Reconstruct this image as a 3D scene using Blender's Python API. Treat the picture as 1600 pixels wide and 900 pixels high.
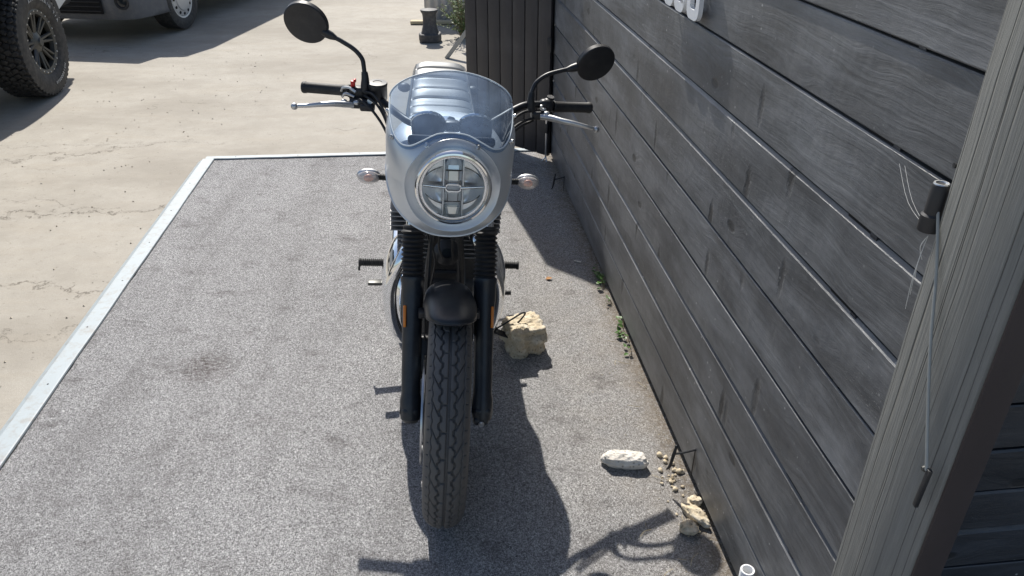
import bpy, bmesh, math, random
import numpy as np
from mathutils import Vector, Matrix, noise
R = math.radians
random.seed(7)
for o in list(bpy.data.objects): bpy.data.objects.remove(o)
SC = bpy.context.scene
# ---------------------------------------------------------------- camera, sky, sun, exposure
cam = bpy.data.cameras.new('camera'); camo = bpy.data.objects.new('camera', cam)
SC.collection.objects.link(camo); SC.camera = camo
camo.location = (0, 0, 1.69); camo.rotation_euler = (R(60), 0, 0)
cam.sensor_width = 36; cam.lens = 27.0; cam.clip_end = 500; cam.clip_start = 0.05
AZ, EL = R(14), R(47)                       # light travels towards +x*sin, -y*cos
w = bpy.data.worlds.new('World'); SC.world = w; w.use_nodes = True
nt = w.node_tree; bg = nt.nodes['Background']
sky = nt.nodes.new('ShaderNodeTexSky'); sky.sky_type = 'NISHITA'; sky.sun_disc = False
sky.sun_elevation = EL; sky.sun_rotation = R(-14); sky.air_density = 1.0; sky.dust_density = 1.5
nt.links.new(sky.outputs[0], bg.inputs[0]); bg.inputs[1].default_value = 0.105
sl = bpy.data.lights.new('sun', 'SUN'); sl.energy = 5.0; sl.angle = R(0.55); sl.color = (1, .955, .88)
so = bpy.data.objects.new('sun', sl); SC.collection.objects.link(so)
ldir = Vector((math.sin(AZ)*math.cos(EL), -math.cos(AZ)*math.cos(EL), -math.sin(EL)))
so.rotation_euler = ldir.to_track_quat('-Z', 'Y').to_euler(); so.location = (-2, 9, 9)
vs = SC.view_settings; vs.view_transform = 'Standard'; vs.look = 'None'; vs.gamma = 1; vs.exposure = 0.38
vs.use_curve_mapping = False
SC.render.engine = 'CYCLES'
SC.cycles.transparent_max_bounces = 16; SC.cycles.max_bounces = 8

# ---------------------------------------------------------------- helpers
def link(o):
    SC.collection.objects.link(o); return o
def tag(o, label=None, cat=None, group=None, kind=None):
    if label: o['label'] = label
    if cat: o['category'] = cat
    if group: o['group'] = group
    if kind: o['kind'] = kind
    return o
def thing(name, label, cat, loc=(0, 0, 0), rot=(0, 0, 0), group=None):
    o = link(bpy.data.objects.new(name, None)); o.location = loc; o.rotation_euler = rot
    o.empty_display_size = .1
    return tag(o, label, cat, group)

class MB:
    """collects shapes in one bmesh"""
    def __init__(s): s.bm = bmesh.new()
    def add(s, verts, faces):
        vs_ = [s.bm.verts.new(v) for v in verts]
        out = []
        for f in faces:
            try: out.append(s.bm.faces.new([vs_[i] for i in f]))
            except ValueError: pass
        return vs_, out
    def merge(s, other, M=None):
        me = bpy.data.meshes.new('t'); other.bm.to_mesh(me)
        if M is not None: me.transform(M)
        s.bm.from_mesh(me); bpy.data.meshes.remove(me); return s
    def box(s, c, d, bev=0, M=None, seg=2):
        b = bmesh.new(); bmesh.ops.create_cube(b, size=1)
        for v in b.verts: v.co = Vector((v.co.x*d[0], v.co.y*d[1], v.co.z*d[2]))
        if bev: bmesh.ops.bevel(b, geom=b.edges[:], offset=bev, segments=seg, profile=.5, affect='EDGES')
        T = Matrix.Translation(c)
        if M is not None: T = T @ M.to_4x4()
        me = bpy.data.meshes.new('t'); b.to_mesh(me); b.free(); me.transform(T)
        s.bm.from_mesh(me); bpy.data.meshes.remove(me); return s
    def tube(s, pts, r, n=12, cap=True, sub=1):
        pts = [Vector(p) for p in pts]
        rs = list(r) if hasattr(r, '__len__') else [r]*len(pts)
        if sub > 1 and len(pts) > 2:
            q, rr = [], []
            for i in range(len(pts)-1):
                p0 = pts[max(i-1, 0)]; p1 = pts[i]; p2 = pts[i+1]; p3 = pts[min(i+2, len(pts)-1)]
                for k in range(sub):
                    t = k/sub
                    q.append(.5*((2*p1)+(p2-p0)*t+(2*p0-5*p1+4*p2-p3)*t*t+(3*p1-p0-3*p2+p3)*t**3))
                    rr.append(rs[i]*(1-t)+rs[i+1]*t)
            q.append(pts[-1]); rr.append(rs[-1]); pts, rs = q, rr
        rings = []; nrm = None
        for i, p in enumerate(pts):
            t = (pts[min(i+1, len(pts)-1)]-pts[max(i-1, 0)]).normalized()
            if nrm is None:
                a = Vector((0, 0, 1)) if abs(t.z) < .9 else Vector((1, 0, 0))
                nrm = (a-t*a.dot(t)).normalized()
            else: nrm = (nrm-t*nrm.dot(t)).normalized()
            b = t.cross(nrm)
            rings.append([s.bm.verts.new(p+(nrm*math.cos(2*math.pi*k/n)+b*math.sin(2*math.pi*k/n))*rs[i]) for k in range(n)])
        for a, b in zip(rings, rings[1:]):
            for k in range(n): s.bm.faces.new((a[k], a[(k+1) % n], b[(k+1) % n], b[k]))
        if cap:
            s.bm.faces.new(rings[0][::-1]); s.bm.faces.new(rings[-1])
        return s
    def lathe(s, prof, c=(0, 0, 0), axis=(0, 0, 1), n=48, close=False, a0=0, a1=2*math.pi):
        """prof: (radius, height along axis)"""
        q = Vector((0, 0, 1)).rotation_difference(Vector(axis).normalized()); c = Vector(c)
        full = abs(a1-a0-2*math.pi) < 1e-6
        rings = []
        m = n if full else n+1
        for k in range(m):
            a = a0+(a1-a0)*k/n
            rings.append([s.bm.verts.new(c+q @ Vector((r*math.cos(a), r*math.sin(a), h))) for r, h in prof])
        for k in range(n):
            A = rings[k]; B = rings[(k+1) % m]
            L = len(prof)
            for i in range(L if close else L-1):
                j = (i+1) % L
                try: s.bm.faces.new((A[i], B[i], B[j], A[j]))
                except ValueError: pass
        return s
    def ball(s, c, rad, n=24, M=None):
        b = bmesh.new(); bmesh.ops.create_uvsphere(b, u_segments=n, v_segments=max(n//2, 6), radius=1)
        if not hasattr(rad, '__len__'): rad = (rad,)*3
        me = bpy.data.meshes.new('t'); b.to_mesh(me); b.free()
        T = Matrix.Translation(c) @ (M.to_4x4() if M is not None else Matrix()) @ Matrix.Diagonal((*rad, 1))
        me.transform(T); s.bm.from_mesh(me); bpy.data.meshes.remove(me); return s
    def prism(s, poly, h, M=None, bev=0):
        """poly in xy, extruded h along z, then M"""
        b = bmesh.new()
        lo = [b.verts.new((x, y, 0)) for x, y in poly]; hi = [b.verts.new((x, y, h)) for x, y in poly]
        n = len(poly)
        b.faces.new(lo[::-1]); b.faces.new(hi)
        for i in range(n): b.faces.new((lo[i], lo[(i+1) % n], hi[(i+1) % n], hi[i]))
        bmesh.ops.recalc_face_normals(b, faces=b.faces[:])
        if bev: bmesh.ops.bevel(b, geom=b.edges[:], offset=bev, segments=2, profile=.5, affect='EDGES')
        me = bpy.data.meshes.new('t'); b.to_mesh(me); b.free()
        if M is not None: me.transform(M)
        s.bm.from_mesh(me); bpy.data.meshes.remove(me); return s
    def grid(s, P):
        """P[i][j] points"""
        V = [[s.bm.verts.new(p) for p in row] for row in P]
        for i in range(len(V)-1):
            for j in range(len(V[0])-1):
                s.bm.faces.new((V[i][j], V[i+1][j], V[i+1][j+1], V[i][j+1]))
        return s
    def build(s, name, mat, parent=None, sharp=38, weld=True, recalc=True):
        bm = s.bm
        bmesh.ops.remove_doubles(bm, verts=bm.verts[:], dist=1e-6)
        if recalc: bmesh.ops.recalc_face_normals(bm, faces=bm.faces[:])
        for f in bm.faces: f.smooth = True
        sa = R(sharp)
        for e in bm.edges:
            if len(e.link_faces) == 2:
                try:
                    if e.calc_face_angle() > sa: e.smooth = False
                except ValueError: pass
        me = bpy.data.meshes.new(name); bm.to_mesh(me); bm.free()
        o = bpy.data.objects.new(name, me); link(o)
        if mat: me.materials.append(mat)
        if parent: o.parent = parent
        return o
def solid(o, t, off=-1):
    m = o.modifiers.new('solid', 'SOLIDIFY'); m.thickness = t; m.offset = off; return o
def copy_tree(o, parent=None):
    c = o.copy(); link(c); c.parent = parent
    for ch in [x for x in bpy.data.objects if x.parent == o and x is not c]: copy_tree(ch, c)
    return c

# ---------------------------------------------------------------- materials
class NT:
    def __init__(s, name):
        s.m = bpy.data.materials.new(name); s.m.use_nodes = True; s.t = s.m.node_tree
        s.b = s.t.nodes['Principled BSDF']; s.out = s.t.nodes['Material Output']
        s.co = s.t.nodes.new('ShaderNodeTexCoord').outputs['Object']
    def n(s, typ, **kw):
        nd = s.t.nodes.new(typ)
        for k, v in kw.items():
            if hasattr(nd, k): setattr(nd, k, v)
            else: s.set(nd, k, v)
        return nd
    def set(s, nd, k, v):
        i = nd.inputs[k] if k in nd.inputs.keys() else nd.inputs[int(k[1:])]
        if isinstance(v, bpy.types.NodeSocket): s.t.links.new(v, i)
        else: i.default_value = v
    def noise(s, scale, detail=4, rough=.55, vec=None, dist=0):
        nd = s.n('ShaderNodeTexNoise'); s.t.links.new(vec or s.co, nd.inputs['Vector'])
        nd.inputs['Scale'].default_value = scale; nd.inputs['Detail'].default_value = detail
        nd.inputs['Roughness'].default_value = rough; nd.inputs['Distortion'].default_value = dist
        return nd.outputs['Fac']
    def vor(s, scale, vec=None, feature='F1', out='Distance', rnd=1):
        nd = s.n('ShaderNodeTexVoronoi'); nd.feature = feature
        s.t.links.new(vec or s.co, nd.inputs['Vector']); nd.inputs['Scale'].default_value = scale
        nd.inputs['Randomness'].default_value = rnd
        return nd.outputs[out]
    def mapping(s, scale=(1, 1, 1), rot=(0, 0, 0), loc=(0, 0, 0), vec=None):
        nd = s.n('ShaderNodeMapping'); s.t.links.new(vec or s.co, nd.inputs['Vector'])
        nd.inputs['Scale'].default_value = scale; nd.inputs['Rotation'].default_value = rot; nd.inputs['Location'].default_value = loc
        return nd.outputs[0]
    def ramp(s, fac, stops, interp='LINEAR'):
        nd = s.n('ShaderNodeValToRGB'); nd.color_ramp.interpolation = interp
        e = nd.color_ramp.elements
        while len(e) < len(stops): e.new(.5)
        for i, (p, c) in enumerate(stops):
            e[i].position = p; e[i].color = (c, c, c, 1) if not hasattr(c, '__len__') else (*c, 1)
        s.t.links.new(fac, nd.inputs[0]); return nd.outputs[0]
    def mix(s, fac, a, b, mode='MIX'):
        nd = s.n('ShaderNodeMix'); nd.data_type = 'RGBA'; nd.blend_type = mode
        for i, v in ((0, fac), (6, a), (7, b)):
            if isinstance(v, bpy.types.NodeSocket): s.t.links.new(v, nd.inputs[i])
            else: nd.inputs[i].default_value = v if i == 0 else ((*v, 1) if hasattr(v, '__len__') else (v, v, v, 1))
        return nd.outputs[2]
    def math(s, op, a, b=0, c=0):
        nd = s.n('ShaderNodeMath'); nd.operation = op
        for i, v in enumerate((a, b, c)):
            if isinstance(v, bpy.types.NodeSocket): s.t.links.new(v, nd.inputs[i])
            else: nd.inputs[i].default_value = v
        return nd.outputs[0]
    def bump(s, h, strength=.3, dist=.002):
        nd = s.n('ShaderNodeBump'); s.t.links.new(h, nd.inputs['Height'])
        nd.inputs['Strength'].default_value = strength; nd.inputs['Distance'].default_value = dist
        s.t.links.new(nd.outputs[0], s.b.inputs['Normal']); return nd.outputs[0]
    def col(s, v): s.set(s.b, 'Base Color', v if isinstance(v, bpy.types.NodeSocket) else (*v, 1))
    def xyz(s, vec=None):
        nd = s.n('ShaderNodeSeparateXYZ'); s.t.links.new(vec or s.co, nd.inputs[0]); return nd.outputs
    def comb(s, x, y, z):
        nd = s.n('ShaderNodeCombineXYZ')
        for i, v in enumerate((x, y, z)):
            if isinstance(v, bpy.types.NodeSocket): s.t.links.new(v, nd.inputs[i])
            else: nd.inputs[i].default_value = v
        return nd.outputs[0]

def simple(name, col, rough=.5, metal=0, var=.15, scale=40, bump=0, bscale=200, coat=0, spec=.5, dust=0):
    t = NT(name); t.b.inputs['Roughness'].default_value = rough; t.b.inputs['Metallic'].default_value = metal
    t.b.inputs['Specular IOR Level'].default_value = spec; t.b.inputs['Coat Weight'].default_value = coat
    n = t.noise(scale, 5)
    c = t.mix(n, tuple(x*(1-var) for x in col), tuple(min(x*(1+var), 1) for x in col))
    if dust:
        d = t.ramp(t.noise(25, 6, .7), [(.45, 0), (.75, dust)])
        c = t.mix(d, c, (.32, .29, .25))
    t.col(c)
    t.set(t.b, 'Roughness', t.math('MULTIPLY_ADD', t.noise(scale*.7, 4), rough*.3+.02, rough*.87))
    if bump: t.bump(t.noise(bscale, 3), bump, .001)
    return t.m

M = {}
M['silver'] = simple('silver paint', (.66, .69, .72), .36, .55, .04, 30, .02, 500)
M['chrome'] = simple('chrome', (.86, .87, .88), .07, 1, .03, 20)
M['steel'] = simple('brushed steel', (.62, .63, .64), .28, 1, .1, 60)
M['alloy'] = simple('cast alloy', (.55, .56, .57), .38, 1, .1, 60)
M['black'] = simple('satin black metal', (.013, .014, .017), .42, 0, .3, 40, .06, 300, dust=.05)
M['fender'] = simple('matt black fender', (.011, .0125, .016), .36, 0, .2, 12, .03, 600, dust=.03)
M['fork'] = simple('blue black fork', (.014, .018, .024), .38, 0, .25, 30, .04, 400, dust=.05)
M['rubber'] = simple('black rubber', (.016, .016, .017), .6, 0, .3, 60, .2, 300, dust=.08)
M['engine'] = simple('engine black', (.02, .02, .022), .5, 0, .3, 30, .2, 150, dust=.12)
M['segment'] = simple('satin reflector', (.96, .97, .98), .30, .72, .03)
M['finmetal'] = simple('cylinder fin metal', (.26, .26, .265), .35, .5, .2, 60)
M['bulb'] = simple('orange coated bulb', (.72, .42, .32), .2, 0, .1)
M['rodgrey'] = simple('dull zinc rod', (.30, .31, .30), .5, .2, .15)
M['amber'] = simple('amber reflector', (.75, .22, .02), .2, 0, .1)
M['red'] = simple('red plastic', (.6, .02, .02), .35, 0, .1)
M['vinyl'] = simple('seat vinyl', (.125, .14, .152), .42, 0, .08, 60, .12, 700, spec=.9)
M['seam'] = simple('seat piping', (.02, .022, .025), .6)
M['white'] = simple('white letters', (.78, .79, .8), .4, 0, .03)
M['bodywhite'] = simple('white car paint', (.62, .62, .60), .3, 0, .04, coat=.5)
M['bodygrey'] = simple('grey van paint', (.30, .32, .34), .3, .3, .04, coat=.5)
M['plastic'] = simple('grey bumper plastic', (.115, .12, .13), .55, 0, .12, 12, dust=.25)
M['darkplastic'] = simple('dark plastic', (.02, .02, .022), .5, 0, .2)
M['rimgrey'] = simple('gunmetal rim', (.075, .075, .07), .42, .5, .15)
M['hubcap'] = simple('hubcap', (.55, .55, .54), .4, .3, .08)
M['carglass'] = simple('car glass', (.02, .025, .03), .08, 0, .05)
M['lamp'] = simple('lamp lens', (.6, .62, .65), .08, 0, .05)

def tyre_mat():
    t = NT('motorcycle tyre rubber'); t.b.inputs['Roughness'].default_value = .62
    n = t.noise(55, 6, .7); d = t.ramp(t.noise(14, 6, .65), [(.4, 0), (.72, .3)])
    c = t.mix(n, (.062, .061, .063), (.100, .096, .092)); c = t.mix(d, c, (.12, .105, .085)); t.col(c)
    t.bump(t.math('ADD', t.noise(900, 3), t.noise(120, 4)), .25, .0008); return t.m
M['tyre'] = tyre_mat()
M['tyreletter'] = simple('scuffed raised letters', (.42, .42, .41), .6, 0, .3, 90)
M['cartyre'] = simple('car tyre', (.028, .027, .026), .7, 0, .3, 20, .3, 120, dust=.2)

def clear_mat(name, tint, refl, rough=.02, base=.0, haze=(.5, .55, .6)):
    t = NT(name); nt = t.t
    tr = t.n('ShaderNodeBsdfTransparent'); tr.inputs[0].default_value = (*tint, 1)
    gl = t.n('ShaderNodeBsdfGlossy'); gl.inputs['Roughness'].default_value = rough
    fr = t.n('ShaderNodeFresnel'); fr.inputs['IOR'].default_value = 1.5
    f = t.math('MULTIPLY', fr.outputs[0], refl)
    mx = t.n('ShaderNodeMixShader'); nt.links.new(f, mx.inputs[0]); nt.links.new(tr.outputs[0], mx.inputs[1]); nt.links.new(gl.outputs[0], mx.inputs[2])
    res = mx.outputs[0]
    if base:
        df = t.n('ShaderNodeBsdfDiffuse'); df.inputs[0].default_value = (*haze, 1)
        g = t.ramp(t.noise(9, 5, .6), [(.35, base*.5), (.75, base*1.5)])
        m2 = t.n('ShaderNodeMixShader'); nt.links.new(g, m2.inputs[0]); nt.links.new(res, m2.inputs[1]); nt.links.new(df.outputs[0], m2.inputs[2]); res = m2.outputs[0]
    nt.links.new(res, t.out.inputs[0]); return t.m
M['screen'] = clear_mat('windscreen acrylic', (.58, .68, .79), 2.8, .05, .26, (.42, .56, .76))  # milky blue sky reflection painted in as diffuse haze
M['lens'] = clear_mat('clear lens', (.94, .96, .97), 1.3, .01)
M['indlens'] = clear_mat('indicator lens', (.95, .92, .90), 2.0, .12, .30, (.85, .80, .78))

# ---------------------------------------------------------------- the ground
def concrete_mat():
    t = NT('sun bleached concrete'); t.b.inputs['Roughness'].default_value = .85
    big = t.noise(.9, 5, .6); mid = t.noise(7, 6, .65); fine = t.noise(90, 4, .7); grit = t.noise(420, 2, .6)
    c = t.mix(big, (.275, .252, .213), (.405, .375, .325))
    c = t.mix(t.ramp(mid, [(.35, 0), (.7, .5)]), c, (.46, .43, .375))
    st = t.mapping((.5, 2.4, 1), (0, 0, R(12)))
    c = t.mix(t.ramp(t.noise(3, 6, .7, st), [(.5, 0), (.75, .35)]), c, (.34, .285, .21))
    c = t.mix(t.ramp(fine, [(.3, .16), (.6, 0)]), c, (.22, .19, .15))
    c = t.mix(t.ramp(grit, [(.4, .25), (.62, 0)]), c, (.2, .18, .15))
    c = t.mix(t.ramp(t.noise(.55, 7, .68, t.mapping((1, 2.2, 1), (0, 0, R(20)), (4, 4, 0))), [(.45, 0), (.62, .65)]), c, (.24, .215, .178))
    c = t.mix(t.ramp(t.noise(34, 5, .75), [(.60, 0), (.68, .55)]), c, (.16, .14, .115))
    pits = t.vor(16); pm = t.ramp(pits, [(.045, 1), (.085, 0)])
    pm = t.math('MULTIPLY', pm, t.ramp(t.noise(2.2, 3), [(.48, 0), (.6, .85)]))
    c = t.mix(pm, c, (.07, .06, .05))
    # cracks: distorted cell borders, kept only in patches
    dv = t.n('ShaderNodeVectorMath', operation='ADD')
    nz = t.n('ShaderNodeTexNoise'); t.t.links.new(t.co, nz.inputs['Vector']); nz.inputs['Scale'].default_value = 5; nz.inputs['Detail'].default_value = 8
    sc = t.n('ShaderNodeVectorMath', operation='SCALE'); t.t.links.new(nz.outputs['Color'], sc.inputs[0]); sc.inputs['Scale'].default_value = .28
    t.t.links.new(t.mapping((.45, 1.1, 1), (0, 0, R(-8)), (3.3, .2, 0)), dv.inputs[0]); t.t.links.new(sc.outputs[0], dv.inputs[1])
    ed = t.vor(1.25, dv.outputs[0], 'DISTANCE_TO_EDGE'); cm = t.ramp(ed, [(.0, .9), (.006, 0)])
    cm = t.math('MULTIPLY', cm, t.ramp(t.noise(1.1, 3), [(.52, 0), (.64, .8)]))
    x, y, z = t.xyz(); n5 = t.noise(3.2, 8, .72); n6 = t.noise(26, 4, .6)
    for (a, b_, lo, hi, wdt) in ((4.05, .12, -6, -1.80, .013), (3.12, .07, -5, -1.72, .011), (5.75, .38, -3.2, -2.3, .010), (2.55, -.02, -4, -1.7, .005), (5.0, .05, -7.5, -1.9, .004), (3.75, -.05, -3.3, -2.0, .005)):
        d_ = t.math('SUBTRACT', y, t.math('MULTIPLY_ADD', x, b_, a)); d_ = t.math('ADD', d_, t.math('MULTIPLY_ADD', n5, .75, -.375)); d_ = t.math('ABSOLUTE', d_)
        k1 = t.ramp(d_, [(0, 1), (wdt, 0)]); w1 = t.math('MULTIPLY', t.math('GREATER_THAN', x, lo), t.math('LESS_THAN', x, hi))
        k1 = t.math('MULTIPLY', k1, t.math('MULTIPLY', w1, t.ramp(n6, [(.34, .15), (.52, .95)])))
        cm = t.math('MAXIMUM', cm, k1)
    c = t.mix(cm, c, (.12, .10, .075)); t.col(c)
    h = t.math('ADD', t.math('MULTIPLY', fine, .6), t.math('MULTIPLY', grit, .5))
    h = t.math('SUBTRACT', h, t.math('MULTIPLY', cm, 1.5)); h = t.math('SUBTRACT', h, pm)
    t.bump(h, .5, .004); return t.m
def carpet_mat():
    t = NT('grey looped carpet'); t.b.inputs['Roughness'].default_value = .95; t.b.inputs['Specular IOR Level'].default_value = .15
    v1 = t.noise(215, 3, .75, t.mapping((1.0, .8, 1), (0, 0, .35)), 1.6)
    v2 = t.noise(340, 2, .7, t.mapping((.7, 1.1, 1), (0, 0, -.5), (5, 3, 0)), 2.2)
    f = t.math('ADD', t.math('MULTIPLY', v1, .55), t.math('MULTIPLY', v2, .45))
    c = t.ramp(f, [(.37, (.02, .019, .022)), (.455, (.140, .137, .139)), (.525, (.40, .396, .396)), (.59, (.90, .895, .89))])
    big = t.noise(1.6, 6, .62); c = t.mix(t.ramp(big, [(.3, .28), (.62, 0)]), c, (.16, .155, .155))
    lane = t.noise(2.0, 5, .6, t.mapping((2.2, .25, 1), (0, 0, .08)))
    c = t.mix(t.ramp(lane, [(.5, 0), (.72, .3)]), c, (.10, .092, .09))
    # brown grit swept against the wall side
    x, y, z = t.xyz()
    side = t.ramp(t.math('MULTIPLY_ADD', t.math('MULTIPLY_ADD', y, .11, x), 1.1, .15), [(.42, 0), (.95, 1)])
    c = t.mix(t.math('MULTIPLY', side, t.ramp(t.noise(5, 6, .7), [(.38, .1), (.7, .5)])), c, (.33, .28, .22))
    wd_ = t.math('SUBTRACT', .7377, t.math('MULTIPLY_ADD', y, .1105, x)); wd_ = t.math('ADD', wd_, t.math('MULTIPLY', t.noise(16, 6, .75), .10))
    c = t.mix(t.math('MULTIPLY', t.ramp(wd_, [(.05, .85), (.14, 0)]), t.ramp(t.noise(60, 4, .7), [(.4, .3), (.6, 1)])), c, (.17, .135, .095))
    # one dark scuffed stain
    dx = t.math('MULTIPLY', t.math('ADD', x, 1.15), 1.0); dy = t.math('MULTIPLY', t.math('ADD', y, -2.33), 1.3)
    d = t.math('SQRT', t.math('ADD', t.math('MULTIPLY', dx, dx), t.math('MULTIPLY', dy, dy)))
    d = t.math('ADD', d, t.math('MULTIPLY', t.noise(14, 5, .7), .22))
    c = t.mix(t.math('MULTIPLY', t.ramp(d, [(.15, .9), (.27, 0)]), t.ramp(t.noise(38, 5, .75, t.mapping((1, 2.5, 1))), [(.44, .1), (.58, .85)])), c, (.075, .055, .05))
    blot = t.noise(5.5, 7, .72, t.mapping((1, 1.6, 1), (0, 0, .3), (7, 2, 0))); c = t.mix(t.ramp(blot, [(.54, 0), (.70, .55)]), c, (.10, .09, .088))
    spk = t.ramp(t.noise(70, 4, .8, t.mapping((1, 1.8, 1))), [(.66, 0), (.72, .7)]); c = t.mix(spk, c, (.06, .05, .045))
    t.col(c); t.bump(f, 1.0, .006); return t.m
M['concrete'] = concrete_mat(); M['carpet'] = carpet_mat()
b = MB(); b.grid([[(x, y, -.022) for y in (-60, -10, 0, 5, 10, 20, 120)] for x in (-90, -20, -5, 0, 5, 20, 90)])
tag(b.build('ground', M['concrete'], None), kind='structure')
# carpet: a thick sheet with slightly ragged edge
k = .1105
def wallx(y): return .7377-k*y
LE = [(-1.597, 1.79), (-1.84, 4.51)]
def leftx(y): return -1.597+(y-1.79)*(-.243/2.72)
def backy(x): return 4.51+(x+1.84)*.082
b = MB(); rows = []
ys = [-2+i*.12 for i in range(int(6.5/.12)+1)]
top = []
ny, nx = 110, 40
P = []
for i in range(nx+1):
    col = []
    for j in range(ny+1):
        v = j/ny; u = i/nx
        y = -2.5+v*(4.6+2.5)
        x0, x1 = leftx(y), wallx(y)+.02
        x = x0+(x1-x0)*u
        if j == ny: y = backy(x)-.004+.006*noise.noise(Vector((x*9, 0, 0)))
        if i == 0: x += .006*noise.noise(Vector((0, y*11, 3)))
        z = .003*noise.noise(Vector((x*1.7, y*1.7, 0)))
        col.append((x, y, z))
    P.append(col)
b.grid(P)
n0 = len(b.bm.verts)
o = b.build('carpet', M['carpet'], None); tag(o, kind='structure')
b = MB(); poly = [(leftx(-2.5)+.005, -2.5), (wallx(-2.5), -2.5), (wallx(4.6), 4.62), (-1.83, 4.515)]
b.prism(poly, .012, Matrix.Translation((0, 0, -.0215))); tag(b.build('carpet_base', M['rubber'], None), kind='structure')

# painted edging strips
def strip_mat():
    t = NT('pale blue grey painted timber'); t.b.inputs['Roughness'].default_value = .55
    c = t.mix(t.noise(6, 6, .7), (.30, .345, .37), (.36, .41, .435))
    c = t.mix(t.ramp(t.noise(22, 6, .75), [(.50, 0), (.66, .7)]), c, (.27, .26, .24)); t.col(c)
    t.bump(t.noise(60, 5), .2, .002); return t.m
M['strip'] = strip_mat()
def strip(name, A, B, wdt, outs, label):
    """A->B inner edge, outs = outward normal side (+1 left of AB)"""
    A, B = Vector((*A, 0)), Vector((*B, 0)); d = (B-A).normalized(); nrm = Vector((-d.y, d.x, 0))*outs
    L = (B-A).length; root = thing(name, label, 'edging strip', A, group='painted edging strips round the carpet')
    m = MB(); n = 60; prof = [(-.002, .003), (0, .009), (.004, .0105), (wdt*.66, .010), (wdt*.68, .006), (wdt, -.012), (wdt, -.023)]
    P = [[d*(L*i/n)+nrm*(a+.0040*noise.noise(Vector((i*.35, 0, 0)))*(1 if q < 3 else .6))+Vector((0, 0, h)) for q, (a, h) in enumerate(prof)] for i in range(n+1)]
    m.grid(P); m.build('board', M['strip'], root, sharp=20)
    nn = int(L/.38)
    for i in range(nn):
        p = d*(.18+i*.38)+nrm*(wdt*.33+random.uniform(-.006, .006))
        s_ = MB(); s_.lathe([(0, .0115), (.0030, .0115), (.0038, .0102)], p, n=10); s_.build('screw', M['black'], root)
    return root
strip('edging_strip', (leftx(-2.5), -2.5), (-1.842, 4.512), .100, 1, 'long pale blue painted strip edging the left side of the grey carpet')
strip('edging_strip', (-1.895, 4.506), (.235, 4.672), .062, 1, 'short pale strip edging the far end of the carpet behind the motorcycle')

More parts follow.
